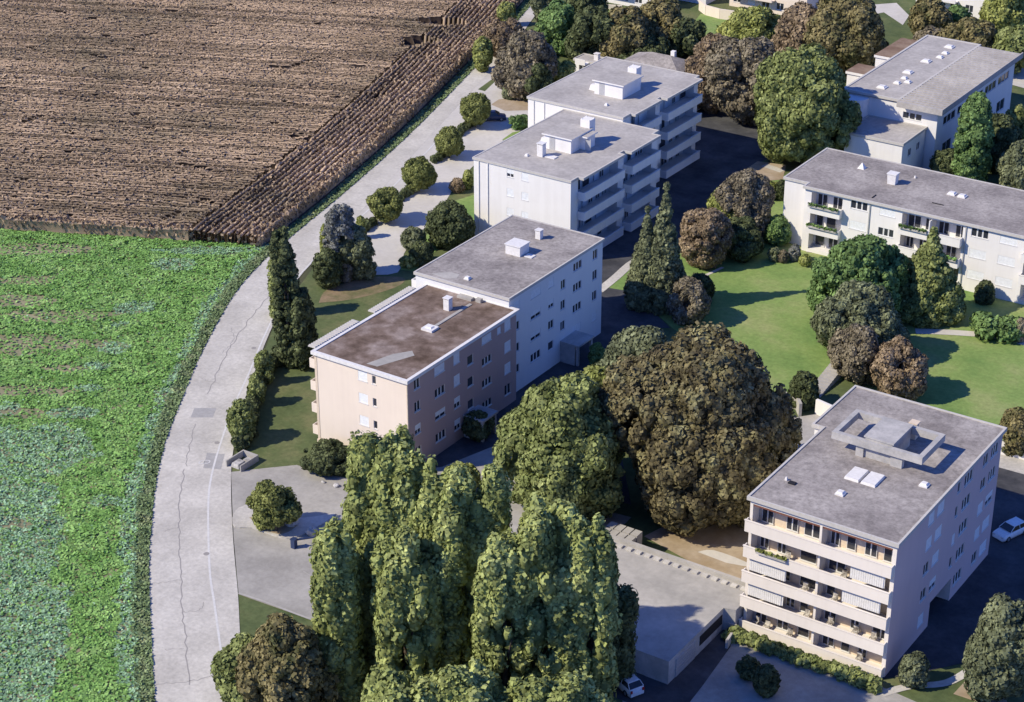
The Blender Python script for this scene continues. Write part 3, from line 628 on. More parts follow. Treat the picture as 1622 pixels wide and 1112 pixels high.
mb = MB(); facade(mb, Fr(43.4, 0, -90), 3.9, 13.4, 0, h, []); facade(mb, Fr(0, -13.4, 0), 43.4, 44.6, 0, h, []); facade(mb, Fr(0, -3.9, 180), -44.6, -43.4, 0, h, []); mb.build('side_wing', M['white'], D)
mb = MB(); x0, y0, x1, y1 = 46.9, -17.2, 56.3, -11.6; t = .5
for a, b, c, d in ((x0, y0, x1, y0 + t), (x0, y1 - t, x1, y1), (x0, y0 + t, x0 + t, y1 - t), (x1 - t, y0 + t, x1, y1 - t)): mb.box(a, b, 15.95, c, d, 16.7)
mb.build('raised_roof_frame', M['concrete'], D)
mb = MB(); mb.box(50.2, -16.68, 14.65, 53.0, -12.2, 16.85); mb.box(50.05, -16.75, 16.85, 53.15, -12.05, 17.0); mb.box(49.4, -16.9, 14.65, 50.19, -16.0, 15.94); mb.box(53.01, -16.9, 14.65, 54.2, -16.3, 15.94)
mb.build('lift_housing', M['concrete'], D)
mb = MB(); mb.box(52.3, -10.9, 14.65, 53.0, -10.2, 16.4); mb.box(52.2, -11.0, 16.4, 53.1, -10.1, 16.5); mb.build('chimney', M['beige'], D)
for a in (50.4, 52.1):
    mb = MB(); mb.box(a, -21.6, 14.68, a + 1.5, -19.2, 14.95, inset=.06); mb.build('skylight', M['trim'], D)
domes(D, [(57.3, -15.1 - 3.5, .42), (51.4, -24.4, .42)], 14.7); mb = MB(); mb.box(46.4, -25.4, 14.69, 47.1, -24.9, 14.83); mb.build('roof_vent', M['dark'], D)
domes(D, [(46.0, -24.9, .12)], 14.7)
for k, (x, z) in enumerate(((45.4, FL[0]), (46.6, FL[0]), (49.0, FL[0]), (56.2, FL[0]), (57.4, FL[1]), (55.6, FL[1]), (50.2, FL[2]), (53.3, FL[2]), (54.0, FL[3]), (48.2, FL[3]), (50.6, FL[1]), (53.0, FL[1]))):
    mb = MB(); y = -29.0; mb.box(x, y, z + .42, x + .5, y + .45, z + .47); mb.box(x, y + .4, z + .47, x + .5, y + .45, z + 1.0)
    for a in (0, .44):
        for b in (0, .39): mb.box(x + a, y + b, z + .01, x + a + .05, y + b + .05, z + .42)
    o = mb.build('balcony_chair', M['clutter'], None, origin=(x + .25, y + .2, z))
    where = ('lowest', 'lowest', 'lowest', 'lowest', 'second lowest', 'second lowest', 'middle', 'middle', 'fourth', 'fourth', 'second lowest', 'second lowest')[k]
    side = ('at the far left end', 'second from the left end', 'left of the dividing wall', 'right of the dividing wall', 'at the right end', 'second from the right end', 'left of the dividing wall', 'right of the dividing wall', 'right of the dividing wall', 'left of the dividing wall', 'left of the dividing wall', 'just right of the dividing wall')[k]
    tag(o, f'worn chair on the {where} front balcony, {side}', 'chair', 'chairs on the front balconies')
mb = MB(); mb.box(49.7, -29.84, FL[3] + .75, 51.7, -29.68, FL[3] + .9)
# flower box
o = empty('flower_box', 47.2, -30.2, 'long planter with green trailing plants on the fourth balcony of the tall block', 'flower box', z=FL[3])
mb = MB(); mb.box(45.9, -30.34, FL[3] + .7, 49.0, -30.11, FL[3] + .92); mb.build('trough', M['concrete'], o)
P = np.c_[rng.uniform(45.9, 49, 160), rng.uniform(-30.34, -30.1, 160), FL[3] + .9 + rng.random(160) * .3]; V, Fq = quads(P, rng.normal(size=P.shape) + (0, 0, .6), .22 * np.ones(160)); link_mesh('plants', V, Fq, [FO['yellow']], o)

# ---- E: long three storey white block ---------------------------------------------------------
Eb = empty('apartment_building', 26, 63, 'long white three storey block with recessed balconies and grey flat roof facing the park lawn', 'apartment building')
EX1 = 47.0; hh = 9.3
hs = []; fs = S0(55.7)
FLE = (.5, 3.45, 6.4)
bays = ((9.7, 14.3), (22.9, 31.4), (39.9, 44.5))
for a, b in bays:
    for z in FLE: hs.append((a, z, b, z + 2.45, 1.6, 0))
for z in (8.4, 5.5, 2.5):
    s = {8.4: 3, 5.5: 'S', 2.5: 'S'}[z]; hs.append(window(Eb, fs, 16.7, z, 2.4, 1.15, s))
    hs.append(window(Eb, fs, 20.8, z, 2.2, 1.1, {8.4: 'S', 5.5: 3, 2.5: 3}[z]))
    hs.append(window(Eb, fs, 33.7, z, 2.3, 1.15, {8.4: 3, 5.5: 'S', 2.5: 'S'}[z])); hs.append(window(Eb, fs, 37.6, z, 2.3, 1.15, 'S'))
mb = MB(); facade(mb, fs, 8.7, EX1, 0, hh, hs); facade(mb, S0(57.0), 5.0, 8.7, 0, hh, []); facade(mb, Fr(8.7, 0, -90), -57.0, -55.7, 0, hh, [])
facade(mb, Fr(5.0, 0, -90), -70.2, -57.0, 0, hh, []); facade(mb, Fr(0, 70.2, 180), -EX1, -5.0, 0, hh, []); facade(mb, E90(EX1), 55.7, 70.2, 0, hh, [])
mb.build('wall', M['white'], Eb)
for i, (a, b) in enumerate(bays):
    for z in FLE:
        if z > 1:
            mb = MB(); mb.box(a - .1, 54.75, z - .25, b + .1, 55.697, z); mb.box(a - .1, 54.75, z, b + .1, 54.87, z + .95); mb.box(a - .1, 54.87, z, a, 55.697, z + .95); mb.box(b, 54.87, z, b + .1, 55.697, z + .95); mb.box(a - .14, 54.7, z + .95, b + .14, 54.92, z + 1.02)
            if i == 1: mb.box(27.0, 54.9, z, 27.15, 57.2, z + 2.44)
            mb.build('balcony', M['white'], Eb)
        r = random.Random(int(a * 3 + z)); u = a + .3
        while u < b - 1.2:
            wd = r.choice((1.0, 1.8, 1.4)); window(Eb, S0(57.3 - .13), u + wd / 2, z + 1.2, wd, 2.1, r.choice((1, 2, 2)), .12); u += wd + r.uniform(.4, 1.0)
for k, (a, b, z) in enumerate(((9.8, 14.2, 7.42), (9.8, 14.2, 4.47), (23.0, 26.9, 7.42), (27.3, 31.3, 4.47))):
    o = empty('flower_box', (a + b) / 2, 54.6, ('planter with leafy plants on the top left balcony of the long white block', 'planter with leafy plants on the middle left balcony of the long white block', 'planter on the top right balcony nearer the pointed broad tree', 'planter with bright green plants on the balcony behind the pointed broad tree')[k], 'flower box', 'flower boxes on the long white block', z=z - .4)
    mb = MB(); mb.box(a, 54.45, z - .3, b, 54.69, z - .05); mb.build('trough', M['concrete'], o)
    n = 200; P = np.c_[rng.uniform(a, b, n), rng.uniform(54.42, 54.75, n), z - .1 + rng.random(n) * .35]; V, Fq = quads(P, rng.normal(size=P.shape) + (0, 0, .6), .22 * np.ones(n)); link_mesh('plants', V, Fq, [FO['green'] if k != 3 else FO['crop']], o)
mb = MB(); 
for u in (18.2, 31.75): mb.box(u, 55.57, 0, u + .16, 55.69, 9.2)
mb.build('downpipe', M['metal'], Eb)
roof(Eb, [(5.0, 57.0), (8.7, 57.0), (8.7, 55.5), (EX1, 55.5), (EX1, 70.2), (5.0, 70.2)], 9.5, 'roof', over=.2, rimw=.25, rim=.06)
mb = MB(); mb.box(17.6, 62.5, 9.45, 18.7, 63.5, 10.9, inset=-.08); mb.box(17.45, 62.35, 10.9, 18.85, 63.65, 11.05); mb.build('chimney', M['trim'], Eb)
mb = MB(); mb.box(11.8, 65.4, 9.48, 12.8, 66.4, 10.3, inset=.46); mb.build('roof_vent', M['trim'], Eb)
domes(Eb, [(26.4, 63.8, .55), (27.9, 63.7, .55), (19.9, 66.5, .12)], 9.5)
for q in ((25.4, 59.4, 9.49, 27.0, 59.5, 9.6), (18.0, 56.6, 9.49, 18.12, 57.8, 9.6)):
    mb = MB(); mb.box(*q); mb.build('roof_rail', M['dark'], Eb)

# ---- F: hall with skylights and ribbed roof ------------------------------------------------------
Fb = empty('community_hall', 4, 110, 'grey roofed hall with white skylights and a ribbed metal roof strip at the upper right', 'hall')
fe = E90(12.0); he = [window(Fb, fe, y, 7.2, 4.6, 1.3, 3) for y in (98, 103.5, 109, 114.5, 120)] + [window(Fb, fe, y, 2.6, 3.4, 1.8, 2) for y in (98, 103.5, 109, 114.5, 120)]
mb = MB(); facade(mb, E90(12.0), 93.2, 124.6, 0, 9.7, he); facade(mb, S0(93.2), -3.2, 12.0, 0, 9.7, [window(Fb, S0(93.2), 8.0, 8.0, 3.0, 1.0, 3)]); facade(mb, Fr(-3.2, 0, -90), -124.6, -93.2, 0, 9.7, []); facade(mb, Fr(0, 124.6, 180), -12.0, 3.2, 0, 9.7, [])
mb.build('wall', M['white'], Fb)
roof(Fb, [(-3.2, 93.2), (5.6, 93.2), (5.6, 124.8), (-3.2, 124.8)], 10.2, 'roofl', over=.3, rimw=.35, rim=.1)
mb = MB(); n = 34
for k in range(n):
    y = 92.0 + (124.4 - 92.0) * k / n; dy = (124.4 - 92.0) / n
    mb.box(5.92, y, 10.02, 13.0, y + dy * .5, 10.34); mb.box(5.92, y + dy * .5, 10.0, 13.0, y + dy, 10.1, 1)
mb.box(13.0, 91.8, 9.5, 13.2, 124.6, 10.4); mb.box(5.92, 91.8, 9.5, 13.0, 91.98, 10.36); mb.build('ribbed_roof', [M['roofl'], M['rib']], Fb)
for x, y, r in ((1.3, 96.8, .7), (2.4, 99.9, .5), (3.6, 101.2, .5), (2.4, 102.6, .45), (1.7, 105.6, .7), (1.9, 112.2, .7), (2.9, 115.3, .5), (2.8, 117.7, .5), (2.1, 121.1, .7)):
    domes(Fb, [(x, y, r)], 10.2)
mb = MB(); mb.box(-7.3, 113.6, 0, -3.53, 124.0, 8.9); mb.box(-7.5, 113.4, 8.9, -3.53, 124.2, 9.3, 0, top=1); mb.build('side_annex', [M['white'], M['rust']], Fb)
mb = MB(); mb.box(-7.6, 103.6, 0, -3.53, 107.8, 8.9); mb.box(-7.8, 103.4, 8.9, -3.53, 108.0, 9.3, 0, top=1); mb.build('side_annex', [M['white'], M['rust']], Fb)
mb = MB(); mb.tube((-1.2, 92.6, 0), (-1.2, 92.6, 9.6), 2.2, 2.2, 20); mb.build('stair_turret', M['white'], Fb)
ann = MB(); hl = [window(Fb, E90(10.4), y, 4.6, 1.2, 1.2, 2) for y in (87.5, 90.6)]
facade(ann, S0(84.6), 1.2, 10.4, 0, 6.6, []); facade(ann, E90(10.4), 84.6, 93.0, 0, 6.6, hl); facade(ann, Fr(1.2, 0, -90), -93.0, -84.6, 0, 6.6, []); ann.build('entrance_wing', M['white'], Fb)
roof(Fb, [(1.2, 84.6), (10.4, 84.6), (10.4, 93.0), (1.2, 93.0)], 6.8, 'roofl', over=.2)
# ---- houses beyond ---------------------------------------------------------------------------------
def hip_house(x0, y0, x1, y1, h, rh, label, wall='white', rf='roof', ridge=True):
    o = empty('house', (x0 + x1) / 2, (y0 + y1) / 2, label, 'house')
    ws = [window(o, S0(y0), x0 + 2 + 3.2 * k, 2.2, 1.3, 1.4, 2) for k in range(int((x1 - x0 - 2) / 3.2))]; we = [window(o, E90(x1), y0 + 2 + 3.4 * k, 2.2, 1.3, 1.4, 2) for k in range(int((y1 - y0 - 2) / 3.4))]
    block_walls(o, x0, y0, x1, y1, h, dict(s=ws, e=we), [M[wall]])
    mb = MB(); e = .5; A0, B0, C0, D0 = (x0 - e, y0 - e, h - .05), (x1 + e, y0 - e, h - .05), (x1 + e, y1 + e, h - .05), (x0 - e, y1 + e, h - .05)
    k = min(x1 - x0, y1 - y0) / 2
    if x1 - x0 > y1 - y0: r0, r1 = (x0 + k, (y0 + y1) / 2, h + rh), (x1 - k, (y0 + y1) / 2, h + rh); mb.quad(A0, B0, r1, r0); mb.quad(C0, D0, r0, r1); mb.poly([B0, C0, r1]); mb.poly([D0, A0, r0])
    else: r0, r1 = ((x0 + x1) / 2, y0 + k, h + rh), ((x0 + x1) / 2, y1 - k, h + rh); mb.quad(B0, C0, r1, r0); mb.quad(D0, A0, r0, r1); mb.poly([A0, B0, r0]); mb.poly([C0, D0, r1])
    mb.poly([A0, D0, C0, B0]); mb.build('roof', M[rf], o)
    mb = MB(); mb.box((x0 + x1) / 2 + 1.5, (y0 + y1) / 2 + .4, h + .2, (x0 + x1) / 2 + 2.2, (y0 + y1) / 2 + 1.1, h + rh + .6); mb.build('chimney', M[wall], o)
    return o
hip_house(-45.0, 92.0, -30.5, 103.0, 5.6, 2.7, 'house with a hipped grey slate roof behind the far white block')
def flat_house(px, py, wx, wy, h, label, wall='white', rf='roofl', fl=2):
    x, y = at(px, py); o = empty('house', x, y, label, 'house')
    x0, x1, y0, y1 = x - wx / 2, x + wx / 2, y, y + wy
    ws, we = [], []
    for f in range(fl):
        z = 1.6 + 2.8 * f
        if z + .8 > h: continue
        ws += [window(o, S0(y0), x0 + 1.6 + 3 * k, z, 1.5, 1.3, (2, 'S', 2)[k % 3]) for k in range(int((wx - 1) / 3))]; we += [window(o, E90(x1), y0 + 1.6 + 3 * k, z, 1.5, 1.3, 2) for k in range(int((wy - 1) / 3))]
    block_walls(o, x0, y0, x1, y1, h, dict(s=ws, e=we), [M[wall]])
    roof(o, [(x0, y0), (x1, y0), (x1, y1), (x0, y1)], h + .2, rf); chimney(o, x + 1, y + wy / 2, h + .2, .8, 1.0)
    mb = MB(); mb.box(x0 + 1, y0 - 1.6, 2.5, x0 + wx * .6, y0 - .003, 2.7); mb.box(x0 + 1, y0 - 1.6, 2.7, x0 + wx * .6, y0 - 1.5, 3.5)
    mb.build('balcony', M[wall], o); return o
flat_house(985, 8, 14, 9, 5.6, 'white villa at the top edge left of the curved garden wall')
flat_house(1215, 20, 16, 9, 5.6, 'cream white villa at the top edge behind the yellow green tree', 'cream')
flat_house(1505, 22, 14, 12, 6.4, 'white house with a blue shaded side wall near the top right corner')
flat_house(1085, 2, 9, 8, 5.2, 'low white villa at the top edge between the dark trees and the garden wall')
flat_house(930, 122, 5, 3, 2.6, 'small white outbuilding in the shade behind the far white block', 'white', 'roofl', 1)
def wall_thing(name, P, h, th, mat, label, cat='wall', group=None, z=0.0):
    mb = MB(); W_ = [Vector(p) for p in P]
    for a, b in zip(W_, W_[1:]):
        d = (b - a).normalized(); n_ = Vector((-d.y, d.x)) * th / 2
        mb.prism([tuple(a + n_), tuple(a - n_), tuple(b - n_), tuple(b + n_)][::1], z, z + h)
    c = sum(W_, Vector((0, 0))) / len(W_)
    return tag(mb.build(name, M[mat], None, origin=(c.x, c.y, z)), label, cat, group)
wall_thing('garden_wall', pts([(1108, 16), (1118, 24), (1140, 30), (1182, 36)]), 1.9, .35, 'cream', 'curved cream garden wall at the top edge beside a small lawn')
wall_thing('garden_wall', pts([(938, 8), (950, 14), (985, 16)]), .9, .35, 'cream', 'low pale garden wall in front of the white villa left of the curved wall')
wall_thing('garden_wall', pts([(1572, 716), (1622, 728), (1740, 760)]), 1.7, .3, 'white', 'white boundary wall right of the tall block beside the park lawn')
wall_thing('retaining_wall', pts([(1238, 640), (1262, 648), (1267, 660)]), 1.7, .35, 'deck', 'short grey retaining wall below the park lawn left of the dark gap')
wall_thing('retaining_wall', pts([(1292, 655), (1330, 672)]), 1.9, .35, 'white', 'short white retaining wall between the dark gap and the tall block')
# steps from the lawn
mb = MB()
c0_, c1_ = at(1283, 632), at(1328, 588); d = Vector((c1_[0] - c0_[0], c1_[1] - c0_[1])); L = d.length; d.normalize(); nn = Vector((-d.y, d.x))
for k in range(14):
    a = Vector(c0_) + d * L * k / 14; b = Vector(c0_) + d * L * (k + 1) / 14; hgt = .14 * k * .6 + .1
    mb.prism([tuple(a - nn * .9), tuple(b - nn * .9), tuple(b + nn * .9), tuple(a + nn * .9)], 0, hgt)
tag(mb.build('garden_steps', M['deck'], None, origin=(*c0_, 0)), 'worn stone steps climbing from behind the tall block to the park lawn', 'steps')

# ---- garage with its roof deck ------------------------------------------------------------------------
g = empty('underground_garage', 32, -36, 'flat roofed garage with a pale concrete deck, between the poplars and the tall block', 'garage')
P = [(17, -41.5), (43.2, -41.5), (43.2, -30.9), (44.35, -30.6), (44.35, -26.0), (17, -26.0)]
mb = MB(); mb.prism(P, 0, 2.55, 1, top=0); mb.build('deck', [M['deck'], M['concrete']], g)
mb = MB(); mb.box(17, -26.35, 2.56, 44.3, -26.0, 2.95); mb.build('parapet', M['deck'], g)
for k in range(24):
    mb = MB(); mb.box(18.2 + k * 1.08, -27.3, 2.56, 18.8 + k * 1.08, -26.8, 2.74); mb.build('kerb_block', M['road'], g)
for k in range(1):
    y = -40.2 + k * 4.5; mb = MB(); mb.box(43.21, y, .05, 43.27, y + 3.6, 2.1); 
    for q in range(6): mb.box(43.27, y, .1 + q * .34, 43.30, y + 3.6, .37 + q * .34)
    mb.build('garage_door', M['metal'], g)
mb = MB(); mb.box(43.21, -35.6, .9, 43.26, -31.2, 1.95); mb.build('garage_opening', M['dark'], g)
mb = MB()
for q in range(4):
    for r_ in range(2): mb.box(26.0 + q * .95, -25.6 + r_ * 1.3, .05, 26.8 + q * .95, -24.5 + r_ * 1.3, 2.5)
tag(mb.build('planter_blocks', M['deck'], None, origin=(27.9, -24.6, 0)), 'grid of pale concrete blocks beside the garage parapet under the beech', 'planter')
sheet('garage_ramp', [(38, -46), (46.5, -46), (46.0, -40), (45.2, -33.0), (44.3, -30.9), (43.22, -30.9), (43.22, -41.6), (38, -41.6)], .058, 'shadeasph')  # flat sheet; the shade of the ramp is put into its dark colour
wall_thing('ramp_wall', [(43.3, -30.75), (44.6, -30.75), (45.0, -33.5)], 1.0, .25, 'deck', 'low pale wall at the corner of the tall block by the garage ramp')

# ---- cars ------------------------------------------------------------------------------------------------
def car(x, y, rot, paint, label, z=.06, L=4.0, W_=1.7, H=1.45):
    o = empty('parked_car', x, y, label, 'car', 'cars parked in the estate', z=z)
    fr = Fr(x, y, rot, z)                             # u = length (front at +u), o = width
    xs = [-.5, -.47, -.36, -.22, .12, .30, .44, .49, .5]; ht = [.55, .98, 1.0, 1.0, .98, .86, .78, .62, .35]; hw_ = [.44, .47, .495, .5, .5, .495, .48, .45, .42]
    V, Fc = [], []
    for a, t, q in zip(xs, ht, hw_):
        u = a * L; b = q * W_; V += [fr.p(u, -b * .96, .22), fr.p(u, -b, .45), fr.p(u, -b * .97, t * .93), fr.p(u, -b * .86, t), fr.p(u, b * .86, t), fr.p(u, b * .97, t * .93), fr.p(u, b, .45), fr.p(u, b * .96, .22)]
    n = 8
    for k in range(len(xs) - 1):
        for q in range(n): r = (q + 1) % n; Fc.append((k * n + q, k * n + r, (k + 1) * n + r, (k + 1) * n + q))
    Fc += [tuple(range(n)), tuple(reversed(range((len(xs) - 1) * n, len(xs) * n)))]
    body = link_mesh('body', V, Fc, [M[paint]], o, smooth=True)
    for p in body.data.polygons[-2:]: p.use_smooth = False
    mb = MB(); g0, g1, r0, r1 = -.46 * L, .24 * L, -.34 * L, .06 * L; wb, wt = .46 * W_, .37 * W_
    a0, a1, a2, a3 = [fr.p(u, s_, .97) for u, s_ in ((g0, -wb), (g1, -wb), (g1, wb), (g0, wb))]; b0, b1, b2, b3 = [fr.p(u, s_, H - .04) for u, s_ in ((r0, -wt), (r1, -wt), (r1, wt), (r0, wt))]
    mb.quad(a0, a1, b1, b0); mb.quad(a1, a2, b2, b1); mb.quad(a2, a3, b3, b2); mb.quad(a3, a0, b0, b3); mb.build('window_glass', M['cglass'], o)
    mb = MB(); mb.box(r0 - .04, -wt - .02, H - .06, r1 + .06, wt + .02, H, 0, fr, inset=.05)
    for (p, q) in ((a0, b0), (a1, b1), (a2, b2), (a3, b3)): mb.tube(p, q, .04, .04, 5)
    for s_ in (-1, 1): mb.tube(fr.p(-.12 * L, s_ * (wb + .0), .97), fr.p(-.12 * L, s_ * (wt + .01), H - .04), .045, .045, 5)
    mb.build('roof', M[paint], o)
    for u in (-.31 * L, .31 * L):
        for s_ in (-1, 1):
            a = Vector(fr.p(u, s_ * (W_ / 2 - .2), .31)); b = Vector(fr.p(u, s_ * (W_ / 2 + .015), .31)); mb = MB(); mb.tube(a, b, .31, .31, 16); wh = mb.build('wheel', M['tyre'], o)
            mb = MB(); mb.tube(b, b + (b - a).normalized() * .012, .19, .18, 12); mb.build('rim', M['rim'], wh)
    for s_ in (-1, 1):
        mb = MB(); mb.box(.475 * L, s_ * .33 * W_ - .17, .55, .503 * L, s_ * .33 * W_ + .17, .70, 0, fr); mb.build('headlight', M['lamp'], o)
        mb = MB(); mb.box(-.508 * L, s_ * .38 * W_ - .1, .62, -.485 * L, s_ * .38 * W_ + .1, .90, 0, fr); mb.build('tail_light', M['red'], o)
    return o
c = at(1600, 848); car(*c, 250, 'paint', 'white hatchback parked in the shade right of the tall block')
c = at(990, 1088); car(*c, 155, 'paint', 'white hatchback at the bottom edge in the shade right of the poplars')
c = at(782, 190); car(*c, 35, 'blue', 'dark blue car parked behind the farthest ball shaped tree by the long road')
# ---- small things -----------------------------------------------------------------------------------------
def rock(px, py, s, label, grp, seed, n=1):
    r = random.Random(seed); x, y = at(px, py); mb = MB(); V, Fc = [], []
    for q in range(n):
        ox, oy = (r.uniform(-1, 1) * s * 1.0, r.uniform(-1, 1) * s * .6) if n > 1 else (0, 0); sx, sy, sz = s * r.uniform(.6, 1), s * r.uniform(.45, .7), s * r.uniform(.5, .8); k = len(V)
        for i in range(7):
            th = math.pi * i / 6
            for j in range(10):
                ph = 2 * math.pi * j / 10; e = r.uniform(.82, 1.12); V.append((x + ox + sx * math.sin(th) * math.cos(ph) * e, y + oy + sy * math.sin(th) * math.sin(ph) * e, max(sz * (math.cos(th) * e + .6), -.05)))
        for i in range(6):
            for j in range(10): j2 = (j + 1) % 10; Fc.append((k + i * 10 + j, k + i * 10 + j2, k + (i + 1) * 10 + j2, k + (i + 1) * 10 + j))
    tag(link_mesh('boulder', V, Fc, [M['rock']], None, origin=(x, y, 0)), label, 'rock', grp)
rock(462, 832, 1.2, 'large white boulder under the ball shaped tree on the car park island', 'pale rocks in the car park', 3)
rock(495, 848, .9, 'low grey white boulder right of the island tree', 'pale rocks in the car park', 5)
rock(533, 771, .5, 'small pale rock on the paving near the cream end wall', 'pale rocks in the car park', 8)
rock(512, 765, .35, 'smallest dark topped rock on the paving left of the small pale rock', 'pale rocks in the car park', 9)
mb = MB(); P = smooth_line(pts([(368, 822), (378, 806), (408, 800), (430, 812), (480, 822), (532, 815), (500, 838), (470, 852), (446, 853), (420, 845), (400, 838), (372, 836), (368, 822)]), 3)[:-1]
P = P if sum(a[0] * b[1] - b[0] * a[1] for a, b in zip(P, P[1:] + P[:1])) > 0 else P[::-1]
mb.prism(P, .0, .17); tag(mb.build('kerbed_island', M['road']), kind='structure')
sheet('island_soil', smooth_line(pts([(395, 822), (425, 815), (470, 826), (462, 842), (440, 848), (415, 838), (395, 822)]), 3)[:-1], .18, 'sand')
mb = MB(); ribbon(mb, smooth_line(pts([(378, 941), (420, 955), (470, 974), (505, 987)])), .25, .12); ribbon(mb, pts([(480, 905), (500, 918)]), .12, .06); ribbon(mb, pts([(500, 918), (514, 908)]), .12, .06); tag(mb.build('kerb', M['deck']), kind='structure')
sheet('corner_lawn', pts([(380, 946), (420, 959), (470, 978), (505, 991), (560, 1040), (480, 1100), (400, 1030)]), .05, 'lawn')
o = empty('utility_enclosure', *at(384, 733), 'small pale concrete enclosure with rubble at the road end of the clipped hedge', 'enclosure')
x, y = at(384, 735); mb = MB()
for a, b, c, d in ((-1.1, -1.5, -.95, 1.5), (.95, -1.5, 1.1, 1.5), (-.95, 1.35, .95, 1.5)): mb.box(x + a, y + b, .02, x + c, y + d, .8)
mb.build('side_panels', M['deck'], o)
mb = MB(); mb.box(x - .7, y - 1.2, .02, x + .5, y + .2, .5, inset=.15); mb.box(x - .3, y + .3, .02, x + .8, y + 1.2, .35, inset=.1); mb.build('lids', M['rock'], o)
x, y = at(466, 868); o = empty('barrier_gate', x, y, 'dark blue barrier post with its boom, on the car park left of the poplars', 'barrier')
mb = MB(); mb.box(x - .25, y - .25, 0, x + .25, y + .25, 1.05); mb.box(x - .3, y - .3, 1.05, x + .3, y + .3, 1.12); mb.build('post', M['blue'], o)
e = at(520, 848, 1); mb = MB(); mb.tube((x, y, .95), (e[0], e[1], 1.0), .11, .07, 8); mb.build('boom', M['blue'], o)
# ================================================================== TREES AND SHRUBS
ICO = None
def ico():
    t = (1 + 5 ** .5) / 2; v = np.array([(-1, t, 0), (1, t, 0), (-1, -t, 0), (1, -t, 0), (0, -1, t), (0, 1, t), (0, -1, -t), (0, 1, -t), (t, 0, -1), (t, 0, 1), (-t, 0, -1), (-t, 0, 1)], float)
    f = [(0, 11, 5), (0, 5, 1), (0, 1, 7), (0, 7, 10), (0, 10, 11), (1, 5, 9), (5, 11, 4), (11, 10, 2), (10, 7, 6), (7, 1, 8), (3, 9, 4), (3, 4, 2), (3, 2, 6), (3, 6, 8), (3, 8, 9), (4, 9, 5), (2, 4, 11), (6, 2, 10), (8, 6, 7), (9, 8, 1)]
    v /= np.linalg.norm(v[0]); v = list(map(tuple, v)); mid = {}; out = []
    def m(a, b):
        k = (min(a, b), max(a, b))
        if k not in mid: q = np.array(v[a]) + np.array(v[b]); v.append(tuple(q / np.linalg.norm(q))); mid[k] = len(v) - 1
        return mid[k]
    for a, b, c in f: x, y, z = m(a, b), m(b, c), m(c, a); out += [(a, x, z), (b, y, x), (c, z, y), (x, y, z)]
    return np.array(v), np.array(out)
IV, IF = ico()
def clump_mesh(Cn, Rr, asp, ctr, leaf, dens, inner=.74, outward=-.15):
    """Cn (n,3) clump centres, Rr radii, asp (3,) stretch, ctr: crown axis point per clump for 'outward'"""
    n = len(Cn); V, T = [], []
    core = IV[None] * (Rr[:, None, None] * inner) * np.array(asp) * (1 + rng.normal(0, .10, (n, len(IV), 1))) + Cn[:, None]
    V1 = core.reshape(-1, 3); F1 = (IF[None] + (np.arange(n) * len(IV))[:, None, None]).reshape(-1, 3); F1 = np.c_[F1, F1[:, 2]]
    k = np.maximum((dens * Rr ** 2 * 12.57 / leaf ** 2).astype(int), 6); idx = np.repeat(np.arange(n), k)
    D = rng.normal(size=(len(idx), 3)); D /= np.linalg.norm(D, axis=1, keepdims=True)
    out = Cn[idx] - ctr[idx]; out /= np.linalg.norm(out, axis=1, keepdims=True) + 1e-6; out = out + (0, 0, .35)
    q = (D * out).sum(1) > outward; D, idx = D[q], idx[q]
    rad = Rr[idx] * (.82 + .26 * rng.random(len(idx)))
    P = Cn[idx] + D * rad[:, None] * np.array(asp); N = D + rng.normal(0, .34, D.shape)
    V2, F2 = quads(P, N, leaf * (.65 + .7 * rng.random(len(P))), 1.25)
    return V1, F1, V2, F2
def crown(name, mat, parent, Cn, Rr, asp, ctr, leaf, dens, **kw):
    V1, F1, V2, F2 = clump_mesh(Cn, Rr, asp, ctr, leaf, dens, **kw)
    V = np.r_[V1, V2]
    og = ORG[parent.name] if parent is not None else np.array(kw.get('origin', (0, 0, 0)))
    me = bpy.data.meshes.new(name); me.vertices.add(len(V)); me.vertices.foreach_set('co', (V - og).ravel())
    T = F1[:, :3]; li = np.r_[T.ravel(), (F2 + len(V1)).ravel()].astype(np.int32); ls = np.r_[np.arange(len(T)) * 3, len(T) * 3 + np.arange(len(F2)) * 4].astype(np.int32)
    me.loops.add(len(li)); me.loops.foreach_set('vertex_index', li); me.polygons.add(len(ls)); me.polygons.foreach_set('loop_start', ls); me.update(calc_edges=True)
    me.materials.append(mat); o = bpy.data.objects.new(name, me); COL.objects.link(o)
    if parent is not None: o.parent = parent; ORG[o.name] = og
    return o
PROF = {
 'round': lambda t: np.sqrt(np.clip(1 - (2 * t - 1) ** 2, 0, 1)),
 'ball': lambda t: np.sqrt(np.clip(1 - (2 * t - 1) ** 2, 0, 1)),
 'dome': lambda t: np.where(t < .35, .80 + .57 * t, np.sqrt(np.clip(1 - ((t - .35) / .65) ** 2, 0, 1))),
 'cone': lambda t: np.where(t < .12, .75 + 2.1 * t, np.clip((1 - t) / .88, 0, 1) ** .95),
 'poplar': lambda t: np.where(t < .5, .66 + .68 * t, np.clip(1 - ((t - .5) / .5) ** 1.7, 0, 1) ** .8),
 'column': lambda t: np.clip(np.where(t < .2, .8 + t, 1.0) * np.clip(1 - (t - .5) * .5, 0, 1) * np.sqrt(np.clip((1 - t) * 6, 0, 1)), 0, 1),
}
LS = .60
